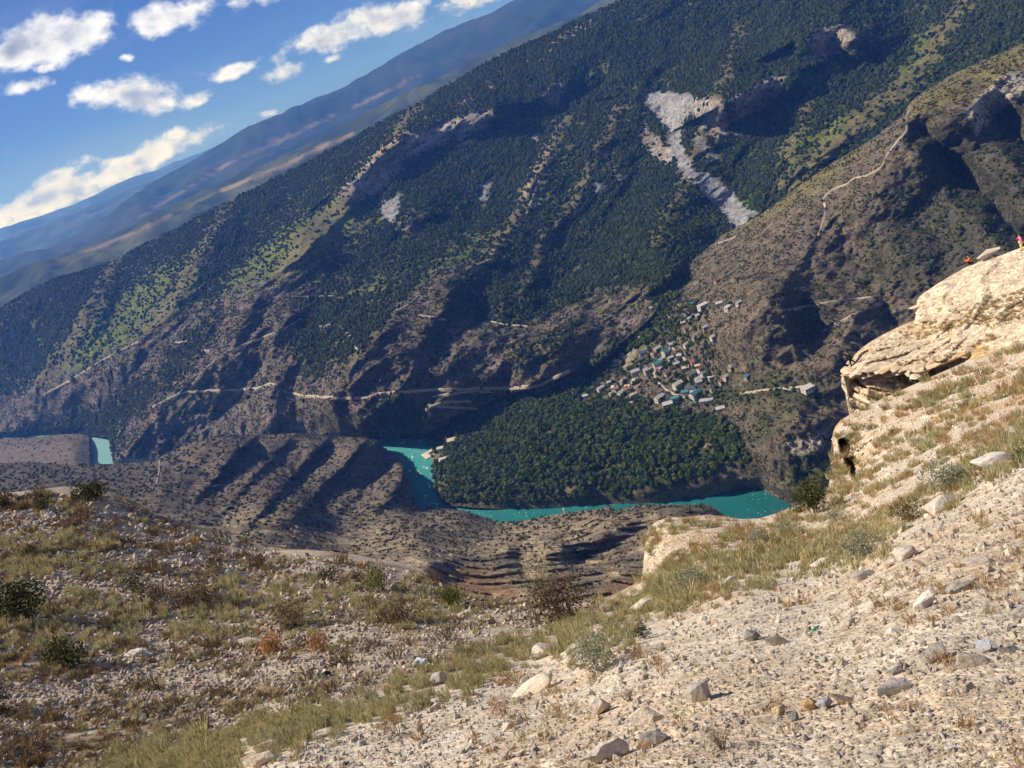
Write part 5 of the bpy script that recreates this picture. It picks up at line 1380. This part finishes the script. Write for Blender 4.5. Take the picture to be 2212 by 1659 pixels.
def box(x0, x1, y0, y1, z0, z1):
    return [(x0, y0, z0), (x1, y0, z0), (x1, y1, z0), (x0, y1, z0), (x0, y0, z1), (x1, y0, z1), (x1, y1, z1), (x0, y1, z1)], [(0, 3, 2, 1), (4, 5, 6, 7), (0, 1, 5, 4), (1, 2, 6, 5), (2, 3, 7, 6), (3, 0, 4, 7)]
unit_box = mesh_from('window', *box(-.5, .5, -.5, .5, -.5, .5)); unit_box.materials.append(M_glass)
door_box = mesh_from('door', *box(-.5, .5, -.5, .5, 0, 1)); door_box.materials.append(M_door)
def house(P, w, d, h, rz, roof, wall, label, flat=False, group='houses of the village'):
    root = empty('house', P, rz); tag(root, label, 'house', group)
    wv, wf = box(-w / 2, w / 2, -d / 2, d / 2, -3.0, h)
    rise = 0.28 * d
    if not flat:
        n = len(wv); wv += [(-w / 2 + .01, 0, h + rise - .05), (w / 2 - .01, 0, h + rise - .05)]
        wf += [(n, 4, 7), (n + 1, 6, 5)]
    wl = link('wall', mesh_from('wall', wv, wf), root, M_wall[wall])
    o = .6
    if flat:
        rv, rf = box(-w / 2 - .3, w / 2 + .3, -d / 2 - .3, d / 2 + .3, h + .003, h + .35)
    else:
        t = .16; e = -o * rise / (d / 2)
        rv = [(-w / 2 - o, -d / 2 - o, h + e), (w / 2 + o, -d / 2 - o, h + e), (w / 2 + o, 0, h + rise), (-w / 2 - o, 0, h + rise), (w / 2 + o, d / 2 + o, h + e), (-w / 2 - o, d / 2 + o, h + e)]
        rv += [(x, y, z + t) for x, y, z in rv]
        rf = [(0, 1, 2, 3), (3, 2, 4, 5), (6, 9, 8, 7), (9, 11, 10, 8), (0, 6, 7, 1), (1, 7, 8, 2), (2, 8, 10, 4), (4, 10, 11, 5), (5, 11, 9, 3), (3, 9, 6, 0)]
    rf_ = link('roof', mesh_from('roof', rv, rf), root, M_roof[roof])
    if not flat:
        cx_ = w * .22
        link('chimney', mesh_from('chimney', *box(cx_ - .35, cx_ + .35, .5, 1.2, h + rise * .4, h + rise + .9)), rf_, M_wall['s'])
    nw = max(2, int(w / 3))
    storeys = 2 if h > 4.5 else 1
    for s in range(storeys):
        for k in range(nw):
            if s == 0 and k == nw // 2: continue
            x = -w / 2 + w * (k + .5) / nw
            wd = link('window', unit_box, root); wd.location = (x, -d / 2 - .03, 1.6 + 2.7 * s); wd.scale = (1.1, .12, 1.3)
    dr_ = link('door', door_box, root); dr_.location = (-w / 2 + w * (nw // 2 + .5) / nw, -d / 2 - .03, 0.0); dr_.scale = (1.1, .12, 2.1)
    wd = link('window', unit_box, root); wd.location = (-w / 2 - .03, 0, 1.7); wd.scale = (.12, 1.2, 1.3)
    return root
HL = [(615, 645, 'red', 11, 'red roofed house in the upper village beside a teal one', 'w'), (715, 640, 'teal', 13, 'teal roofed house in the upper village right of the red roof', 'w'), (515, 645, 'dark', 12, 'dark blue roofed house at the upper left end of the village', 'w'), (640, 608, 'white', 12, 'white roofed house above the red roof', 'w'), (650, 748, 'teal', 17, 'biggest teal roofed house above the bend of the village road', 'p'),
      (655, 782, 'red', 9, 'small red roofed house in front of the biggest teal roof', 'w'), (450, 818, 'grey', 15, 'long grey roofed house left of the village road', 'w'), (560, 802, 'grey', 13, 'grey roofed house beside the top of the village road', 'w'), (730, 818, 'brown', 11, 'brown roofed house right of the village road', 's'), (960, 728, 'red', 10, 'lone red roofed house at the right of the village', 'p'),
      (950, 828, 'teal', 8, 'small teal roofed shed right of the village road', 's'), (1020, 782, 'maroon', 12, 'maroon roofed house on the right of the village', 'p'), (1000, 872, 'white', 11, 'white roofed house below the maroon roof', 'w'), (1110, 862, 'white', 9, 'small white house among trees right of the village', 'w'), (1240, 852, 'white', 10, 'white flat house farther right of the village', 'w'),
      (1420, 852, 'blue', 8, 'small blue roofed hut in the trees at the right', 's'), (820, 928, 'white', 15, 'large white roofed house right of the curving road', 'w'), (885, 985, 'teal', 11, 'teal roofed house left of the lower big teal roof', 'w'), (972, 1012, 'teal', 17, 'big teal roofed house at the lower end of the village', 'w'), (800, 1052, 'teal', 13, 'teal roofed house below the end of the road', 'p'),
      (660, 1045, 'white', 15, 'white house with pale roof left of the lower teal roofs', 'w'), (735, 1102, 'white', 15, 'long white house with dark windows, lowest in the village', 'w'), (955, 1088, 'teal', 8, 'small teal roofed hut below the lower big teal roof', 's'), (1055, 1080, 'grey', 14, 'long grey shed at the lower right of the village', 's'), (250, 1000, 'white', 11, 'white house on the left, upper of a pair in the trees', 'w'),
      (328, 1002, 'white', 13, 'white house on the left, right one of a pair in the trees', 'w'), (150, 962, 'white', 13, 'white roofed house standing alone above the wood at left', 'w'), (15, 1020, 'white', 9, 'leftmost small white house in the wood', 'w'), (432, 1008, 'tan', 12, 'tan roofed house in the trees at the left', 's'), (225, 902, 'grey', 9, 'grey house above the left pair of white houses', 's'),
      (400, 1092, 'white', 10, 'white house at the edge of the wood below the tan roof', 'w'), (1190, 1132, 'white', 12, 'white house by itself below the village', 'w'), (1040, 245, 'white', 16, 'white two storey house with dark windows on the upper slope', 'w'), (645, 222, 'white', 9, 'white hut beside the upper stream', 'w'), (960, 212, 'teal', 11, 'teal roofed house above the white two storey house', 's'),
      (1255, 252, 'white', 10, 'white house right of the two storey house', 'w'), (1180, 217, 'white', 10, 'pale roofed house above and right of the two storey house', 'w'), (1160, 18, 'red', 9, 'red roofed hut highest on the slope', 's'), (1130, 505, 'white', 11, 'white house alone on the bare middle slope', 'w'), (895, 572, 'white', 10, 'white house above the upper village lane', 'w'),
      (770, 572, 'grey', 10, 'grey roofed house at the top of the village', 's'), (1350, 212, 'white', 8, 'tiny white hut on the slope to the right', 'w'), (1000, 322, 'grey', 9, 'grey stone house below the two storey house', 's'), (930, 345, 'grey', 9, 'grey stone house left of another below the two storey house', 's'), (870, 385, 'grey', 8, 'grey stone ruin on the rocky middle slope', 's'), (1060, 425, 'grey', 8, 'grey stone hut above the lone white house', 's'),
      (965, 505, 'grey', 9, 'grey stone house left of the lone white house', 's'), (760, 692, 'grey', 9, 'grey roofed house below the upper teal roof', 'w'), (1280, 772, 'white', 8, 'small pale house on the right of the village slope', 's'), (290, 715, 'white', 12, 'white building on the pale cut at the left of the village', 'w'), (340, 655, 'tan', 10, 'tan building on top of the pale cut', 's'), (270, 762, 'white', 10, 'white building at the foot of the pale cut', 'w'), (500, 508, 'tan', 10, 'pink tan house by the stream above the village', 'p'), (600, 255, 'grey', 9, 'grey house left of the upper stream hut', 's')]
r_ = np.random.default_rng(91)
for X, Y, rc, w, lab, wl in HL:
    u, v = Z(X, Y); P = Cs.at(np.array([u]), np.array([v + 2]))[0]
    flat = r_.uniform() < .2 and rc in ('white', 'grey', 'tan')
    w = w * .8
    house(P + np.array([0, 0, .6]), w, w * r_.uniform(.6, .75), 5.2 if w > 10 else 3.2, r_.uniform(-.55, .55), rc, wl, lab, flat)
HM = [Z(a[0], a[1]) + (a[4],) for a in HL]
def hshort(l): return re.split(r' (?:with|on|at|in|beside|left|lying|above|below|by|right|near|farther|alone|standing|among|highest) ', l)[0]
qv = px_points([Z(330, 700), Z(480, 560), Z(640, 560), Z(760, 520), Z(960, 400), Z(1080, 560), Z(1100, 760), Z(1260, 860), Z(1100, 1080), Z(700, 1110), Z(180, 1020), Z(260, 860), Z(420, 840)], 34, 93)
for k, (u, v) in enumerate(qv):
    P = Cs.at(np.array([u]), np.array([v]))[0]
    rc = ['grey', 'brown', 'tan', 'grey', 'maroon', 'dark'][k % 6]
    w = r_.uniform(6, 9)
    nm = HM[int(np.argmin([(u - h_[0]) ** 2 + (v - h_[1]) ** 2 for h_ in HM]))][2]
    house(P + np.array([0, 0, .4]), w, w * .7, 3.0, r_.uniform(-.7, .7), rc, 's' if k % 3 else 'w', 'small %s roofed house close to the %s' % (rc, hshort(nm)))
# house by the river and the landing stage
for u, v, rc, w, lab in [(964, 996, 'white', 16, 'white house on the wooded point above the landing stage'), (980, 954, 'tan', 15, 'tan roofed house on the wooded point above the river bend'), (954, 972, 'white', 10, 'small white hut on the point between the stage and the trees')]:
    P = Cs.at(np.array([float(u)]), np.array([v + 2.]))[0]
    house(P + np.array([0, 0, 1.5]), w, w * .7, 4.6, -.3, rc, 'w', lab, False, 'houses by the river')
# terrace building on its retaining wall at the right
P = Cs.at(*[np.array([x]) for x in Z(1970, 965)])[0]
house(P + np.array([0, 0, 2.0]), 16, 9, 3.2, .15, 'white', 'w', 'white roofed building on a pale terrace below the ledge at right', True, 'houses of the village')
P0, P1 = Cs.at(*[np.array([x]) for x in Z(1730, 965)])[0], Cs.at(*[np.array([x]) for x in Z(2005, 1010)])[0]
mid = (P0 + P1) / 2; dv = P1 - P0; Ln = float(np.hypot(dv[0], dv[1]))
rw = link('retaining_wall', mesh_from('retaining_wall', *box(-Ln / 2, Ln / 2, -.6, .6, -5, 2.6)), None, simple_mat('pale_masonry', (0.52, 0.46, 0.38), .9, .2, .5))
rw.location = mid; rw.rotation_euler = (0, 0, math.atan2(dv[1], dv[0])); tag(rw, 'long pale retaining wall below the terrace building at right', 'wall')

# landing stage, post, boats
def at_water(u, v, z=0.0):
    return place(np.array([float(u)]), np.array([float(v)]), D_of(np.array([float(u)]), np.array([float(v)]), z))[0]
st = empty('landing_stage', at_water(931, 980), .35); tag(st, 'pale landing stage with a shelter on the river bend', 'jetty')
M_deck = simple_mat('deck_boards', (0.56, 0.49, 0.44), .8, .15, .4); M_pinkr = simple_mat('pink_trim', (0.55, 0.30, 0.27), .7, .1, 1)
bm_ = [box(-13, 13, -1.5 - 9 + k * 2.6, .9 - 9 + k * 2.6, .6, .9) for k in range(9)]
for k, (v_, f_) in enumerate(bm_): link('deck_plank', mesh_from('deck_plank', v_, f_), st, M_deck)
link('edge_beam', mesh_from('edge_beam', *box(-13.3, 13.3, -11.4, -10.8, .1, 1.1)), st, M_pinkr)
link('shelter_roof', mesh_from('shelter_roof', *box(-5, 7, -2, 7, 3.6, 3.9)), st, M_roof['white'])
for sx in (-4.6, 6.6):
    for sy in (-1.6, 6.6): link('post', mesh_from('post', *box(sx - .12, sx + .12, sy - .12, sy + .12, .9, 3.6)), st, M_deck)
P = Ds.at(np.array([1222.]), np.array([1112.]))[0]
po = empty('stone_pillar', P); tag(po, 'slim pale pillar standing on the near bank beside the river', 'pillar')
link('shaft', mesh_from('shaft', *tube([(0, 0, -2), (0, 0, 3), (.1, 0, 7.6)], [1.15, 1.0, .8], 8)), po, simple_mat('pillar_stone', (0.66, 0.60, 0.54), .9, .15, .6))
link('cap', mesh_from('cap', *tube([(.1, 0, 7.6), (.1, 0, 8.3)], [1.25, .9], 8)), po, simple_mat('pillar_cap', (0.52, 0.44, 0.36), .9, .15, .6))

M_hull = simple_mat('white_hull', (0.74, 0.73, 0.72), .35, .05, 1, .5); M_seat = simple_mat('boat_seat', (0.45, 0.28, 0.22), .7, .1, 1); M_foam = simple_mat('foam_glitter', (0.62, 0.74, 0.74), .8, .2, .4)
hv, hf = [], []
secs = [(-2.6, .95, .75), (-1.0, 1.05, .75), (1.0, .95, .8), (2.2, .55, .9), (3.0, .06, 1.05)]
for x, wd_, zt in secs: hv += [(x, -wd_, zt), (x, -wd_ * .75, -.1), (x, 0, -.3), (x, wd_ * .75, -.1), (x, wd_, zt), (x, wd_ * .8, zt - .05), (x * .97, wd_ * .6, .25), (x * .97, -wd_ * .6, .25), (x, -wd_ * .8, zt - .05)]
for i in range(4):
    for k in range(9): hf.append((i * 9 + k, i * 9 + (k + 1) % 9, (i + 1) * 9 + (k + 1) % 9, (i + 1) * 9 + k))
hf += [tuple(range(9))[::-1], tuple(range(36, 45))]
hull_me = mesh_from('hull', hv, hf); hull_me.materials.append(M_hull)
seat_me = mesh_from('seat', *box(-.25, .25, -.6, .6, .25, .65)); seat_me.materials.append(M_seat)
scr_me = mesh_from('windscreen', *merge([(np.array(box(1.1, 1.18, -.7, .7, .75, 1.25)[0]), box(0, 1, 0, 1, 0, 1)[1])])); scr_me.materials.append(M_glass)
eng_me = mesh_from('outboard_motor', *box(-3.0, -2.6, -.2, .2, .1, 1.15)); eng_me.materials.append(M_glass)
wk = []
for k in range(18): wk.append((-2.6 - k * .42, .3 + k * .05 * (1 if k % 2 else .6)))
wv_ = [(x, y, .02) for x, y in wk] + [(x, -y, .02) for x, y in wk]
wake_me = mesh_from('wake', wv_, [(k, k + 1, 19 + k, 18 + k) for k in range(17)]); wake_me.materials.append(M_foam)
for k, (u, v, rz, sc, lab) in enumerate([(892, 982, 1.4, 1.2, 'white motorboat in the middle of the wide upper reach'), (915, 1009, 2.2, 1.2, 'white motorboat near the landing stage'), (904, 1019, 1.9, 1.15, 'white motorboat with passengers below the landing stage'), (887, 1019, -1.2, 1.1, 'white motorboat close to the near bank cliff'), (926, 1046, 1.7, 1.15, 'pale boat alone in the narrow reach beside the wood'),
                                       (920, 1077, -1.5, 1.1, 'small boat farther down the narrow reach'), (934, 1088, 2.4, 1.1, 'small boat at the tip of the wooded point'), (870, 957, .6, 1.2, 'white motorboat farthest up the reach on the left'), (908, 952, 2.8, 1.2, 'white motorboat below the far bank trees'), (1010, 1106, .3, 1.0, 'white boat rounding the bend under the dark bank')]):
    bt = empty('motorboat', at_water(u, v, 0.05) + np.array([0, 0, .05]), rz); tag(bt, lab, 'boat', 'motorboats on the river')
    for me_ in (hull_me, scr_me, eng_me, wake_me):
        c = link(me_.name.split('.')[0], me_, bt); c.scale = (sc,) * 3
    for sx in (-1.5, -.4, .6):
        c = link('seat', seat_me, bt); c.location = (sx * sc, 0, 0); c.scale = (sc,) * 3
# ------------------------------------------------------------------ people
M_skin = simple_mat('skin', (0.50, 0.31, 0.22), .6, .06, 6)
def skin_body(name, joints, edges, radii, mat, parent, root):
    me = bpy.data.meshes.new(name)
    names = list(joints)
    me.from_pydata([joints[n] for n in names], [(names.index(a), names.index(b)) for a, b in edges], [])
    o = link(name, me, parent, mat)
    md = o.modifiers.new('skin', 'SKIN'); md.use_smooth_shade = True
    sv = me.skin_vertices[0].data
    for i, n in enumerate(names):
        r = radii[n]; sv[i].radius = (r, r) if np.isscalar(r) else r
        sv[i].use_root = (n == root)
    sb = o.modifiers.new('sub', 'SUBSURF'); sb.levels = 1; sb.render_levels = 1
    return o
def person(P, rz, J, cols, label, lean=(0, 0), hair=(0.02, 0.016, 0.013)):
    """J: joint positions in metres, figure faces +X"""
    root = empty('person', P, rz); root.rotation_euler = (lean[0], lean[1], rz); tag(root, label, 'person')
    R_ = dict(pelvis=(.15, .12), spine=(.14, .105), chest=(.17, .115), neck=.055, jaw=.07, head=.098, crown=.07, nose=.018)
    E_ = [('pelvis', 'spine'), ('spine', 'chest'), ('chest', 'neck'), ('neck', 'jaw'), ('jaw', 'head'), ('head', 'crown'), ('head', 'nose')]
    for s in 'lr':
        R_.update({s + 'sh': .062, s + 'el': .043, s + 'wr': .03, s + 'palm': .034, s + 'hip': .095, s + 'kn': .06, s + 'an': .042, s + 'to': .036})
        E_ += [('chest', s + 'sh'), (s + 'sh', s + 'el'), (s + 'el', s + 'wr'), (s + 'wr', s + 'palm'), ('pelvis', s + 'hip'), (s + 'hip', s + 'kn'), (s + 'kn', s + 'an'), (s + 'an', s + 'to')]
        w, e = np.array(J[s + 'wr']), np.array(J[s + 'el']); d = (w - e) / np.linalg.norm(w - e)
        J[s + 'palm'] = tuple(w + d * .07)
        sd_ = np.cross(d, (0.2, 0.1, 1)); sd_ /= np.linalg.norm(sd_)
        for f in range(5):
            base = w + d * (.095 if f else .05) + sd_ * (-.03 + .02 * f if f else .045)
            tip = base + d * (.055 + .012 * (2 - abs(f - 2))) * (1 if f else .7) + sd_ * (.02 if f == 0 else 0) - np.array([0, 0, .015])
            J['%sf%d' % (s, f)] = tuple(base); J['%st%d' % (s, f)] = tuple(tip); R_['%sf%d' % (s, f)] = .0095; R_['%st%d' % (s, f)] = .008
            E_ += [(s + 'palm', '%sf%d' % (s, f)), ('%sf%d' % (s, f), '%st%d' % (s, f))]
    skin_body('body', J, E_, R_, M_skin, root, 'pelvis')
    def sub(name, keys, ed, grow, mat, rt):
        skin_body(name, {k: J[k] for k in keys}, ed, {k: (tuple(x + grow for x in R_[k]) if not np.isscalar(R_[k]) else R_[k] + grow) for k in keys}, mat, root, rt)
    ak = ['pelvis', 'spine', 'chest', 'lsh', 'lel', 'lwr', 'rsh', 'rel', 'rwr']
    sub('jacket', ak, [('pelvis', 'spine'), ('spine', 'chest'), ('chest', 'lsh'), ('lsh', 'lel'), ('lel', 'lwr'), ('chest', 'rsh'), ('rsh', 'rel'), ('rel', 'rwr')], .034, cols[0], 'pelvis')
    lk = ['pelvis', 'lhip', 'lkn', 'lan', 'rhip', 'rkn', 'ran']
    sub('trousers', lk, [('pelvis', 'lhip'), ('lhip', 'lkn'), ('lkn', 'lan'), ('pelvis', 'rhip'), ('rhip', 'rkn'), ('rkn', 'ran')], .024, cols[1], 'pelvis')
    for s in 'lr':
        sub('shoe', [s + 'an', s + 'to'], [(s + 'an', s + 'to')], .014, cols[2], s + 'an')
    hd = np.array(J['head']); v, f = ico(2, .118)
    keep_ = v[:, 0] < .045
    hv_ = v * np.array([1, .92, 1.1]) + hd + np.array([-.022, 0, .028])
    hf_ = [q for q in f if all(keep_[i] or v[i, 2] > .05 for i in q)]
    link('hair', mesh_from('hair', hv_, hf_, True), root, simple_mat('hair', hair, .5, .2, 8))
    return root
STAND = dict(pelvis=(0, 0, .92), spine=(.02, 0, 1.10), chest=(.05, 0, 1.32), neck=(.07, 0, 1.46), jaw=(.10, 0, 1.53), head=(.10, 0, 1.60), crown=(.09, 0, 1.68), nose=(.215, 0, 1.585),
             lsh=(.05, .19, 1.38), lel=(.16, .30, 1.16), lwr=(.36, .12, 1.28), rsh=(.05, -.19, 1.38), rel=(.18, -.30, 1.18), rwr=(.38, -.10, 1.30),
             lhip=(0, .10, .88), lkn=(.14, .15, .48), lan=(.10, .19, .08), lto=(.24, .21, .04), rhip=(0, -.10, .88), rkn=(-.20, -.16, .50), ran=(-.44, -.20, .18), rto=(-.32, -.22, .11))
black = simple_mat('black_cloth', (0.012, 0.012, 0.014), .9, .2, 5); blackl = simple_mat('black_trousers', (0.010, 0.010, 0.012), .9, .2, 5); shoe = simple_mat('shoe', (0.02, 0.02, 0.02), .6, .1, 5)
pink = simple_mat('pink_cloth', (0.85, 0.14, 0.42), .8, .1, 5); yel = simple_mat('yellow_cloth', (0.72, 0.60, 0.18), .8, .1, 5); orange = simple_mat('orange_cloth', (0.85, 0.16, 0.05), .8, .1, 5)
Pp = Gs.at(np.array([1837.5]), np.array([789.5]))[0]
person(Pp + np.array([0, -.3, .02]), math.pi, dict(STAND), (black, blackl, shoe), 'person in black standing astride on the tip of the rock ledge', (0, .13))
S2 = dict(STAND); S2.update(lwr=(.12, .28, .92), lel=(.05, .28, 1.14), rwr=(.30, -.18, 1.30), rkn=(.03, -.12, .48), ran=(-.03, -.13, .08), rto=(.12, -.15, .04), lkn=(.04, .12, .48), lan=(0, .13, .08), lto=(.14, .15, .04))
Pp = Gs.at(np.array([2207.]), np.array([541.]))[0]
person(Pp, 2.8, S2, (pink, yel, shoe), 'person in a pink top and yellow trousers at the right edge of the ledge')
SIT = dict(pelvis=(0, 0, .16), spine=(.03, 0, .34), chest=(.10, 0, .56), neck=(.14, 0, .70), jaw=(.17, 0, .77), head=(.17, 0, .84), crown=(.16, 0, .92), nose=(.285, 0, .825), lsh=(.10, .19, .62), lel=(.24, .26, .42), lwr=(.44, .16, .44), rsh=(.10, -.19, .62), rel=(.24, -.26, .42), rwr=(.44, -.14, .44),
           lhip=(.02, .10, .14), lkn=(.42, .14, .40), lan=(.62, .14, .08), lto=(.76, .15, .04), rhip=(.02, -.10, .14), rkn=(.42, -.14, .38), ran=(.60, -.15, .08), rto=(.74, -.16, .04))
Pp = Gs.at(np.array([2098.]), np.array([572.5]))[0]
person(Pp + np.array([0, 0, .12]), 2.4, SIT, (orange, black, shoe), 'person in an orange top sitting beside the pale slab boulder')

# ------------------------------------------------------------------ litter
def crumpled(name, seed, col, size, P, label, cat, flat=.5):
    r2 = np.random.default_rng(seed); v, f = ico(2, 1.0)
    v = v * (1 + .45 * r2.uniform(-1, 1, len(v)))[:, None] * np.array([1, .7, flat])
    o = link(name, mesh_from(name, v * size, f), None, simple_mat(name + '_plastic', col, .35, .2, 5, .5)); o.location = P + np.array([0, 0, size * flat * .6]); tag(o, label, cat)
def bottle(P, col, length, rz, label):
    root = empty('plastic_bottle', P + np.array([0, 0, length * .14]), rz); tag(root, label, 'bottle')
    m = simple_mat('bottle_plastic', col, .2, .05, 5, .5)
    L = length
    link('bottle_body', mesh_from('bottle_body', *tube([(-L / 2, 0, 0), (-L * .1, 0, 0), (L * .22, 0, 0), (L * .36, 0, 0)], [L * .14, L * .13, L * .14, L * .06], 10), True), root, m)
    link('cap', mesh_from('cap', *tube([(L * .36, 0, 0), (L * .46, 0, 0)], [L * .065, L * .065], 10)), root, simple_mat('bottle_cap', (0.1, 0.25, 0.6), .4, .05, 5))
def fp(u, v): return Fs.at(np.array([float(u)]), np.array([float(v)]))[0]
crumpled('plastic_bag', 1, (0.62, 0.72, 0.80), 0.112, fp(908, 1434), 'crumpled blue and white plastic bag beside the sage strip', 'bag')
crumpled('plastic_bag', 2, (0.80, 0.82, 0.86), 0.154, fp(455, 1270), 'white plastic bag caught in the grey brown shrub', 'bag')
crumpled('plastic_bag', 3, (0.45, 0.75, 0.74), 0.168, fp(446, 1288), 'pale turquoise plastic bag at the foot of the grey brown shrub', 'bag')
crumpled('paper_scrap', 4, (0.75, 0.74, 0.70), 0.063, fp(655, 1540), 'white scrap of paper in the lower left sage', 'litter', .25)
crumpled('food_wrapper', 5, (0.55, 0.08, 0.10), 0.070, fp(564, 1406), 'red wrapper on the rubble under the orange shrub', 'litter', .3)
crumpled('food_wrapper', 6, (0.60, 0.10, 0.20), 0.056, fp(430, 1480), 'small pinkish red wrapper on the dark rubble', 'litter', .3)
crumpled('black_bag', 7, (0.015, 0.015, 0.02), 0.119, fp(702, 1462), 'black scrap of plastic on the rubble above the sage', 'litter', .6)
bottle(fp(1762, 1361), (0.05, 0.22, 0.12), .10, .4, 'green plastic bottle lying on the scree')
bottle(fp(605, 1613), (0.15, 0.45, 0.60), .20, 1.1, 'blue plastic bottle behind the brown boulder')
bottle(fp(1000, 1480), (0.20, 0.16, 0.50), .10, .6, 'small violet plastic bottle near the standing slab')
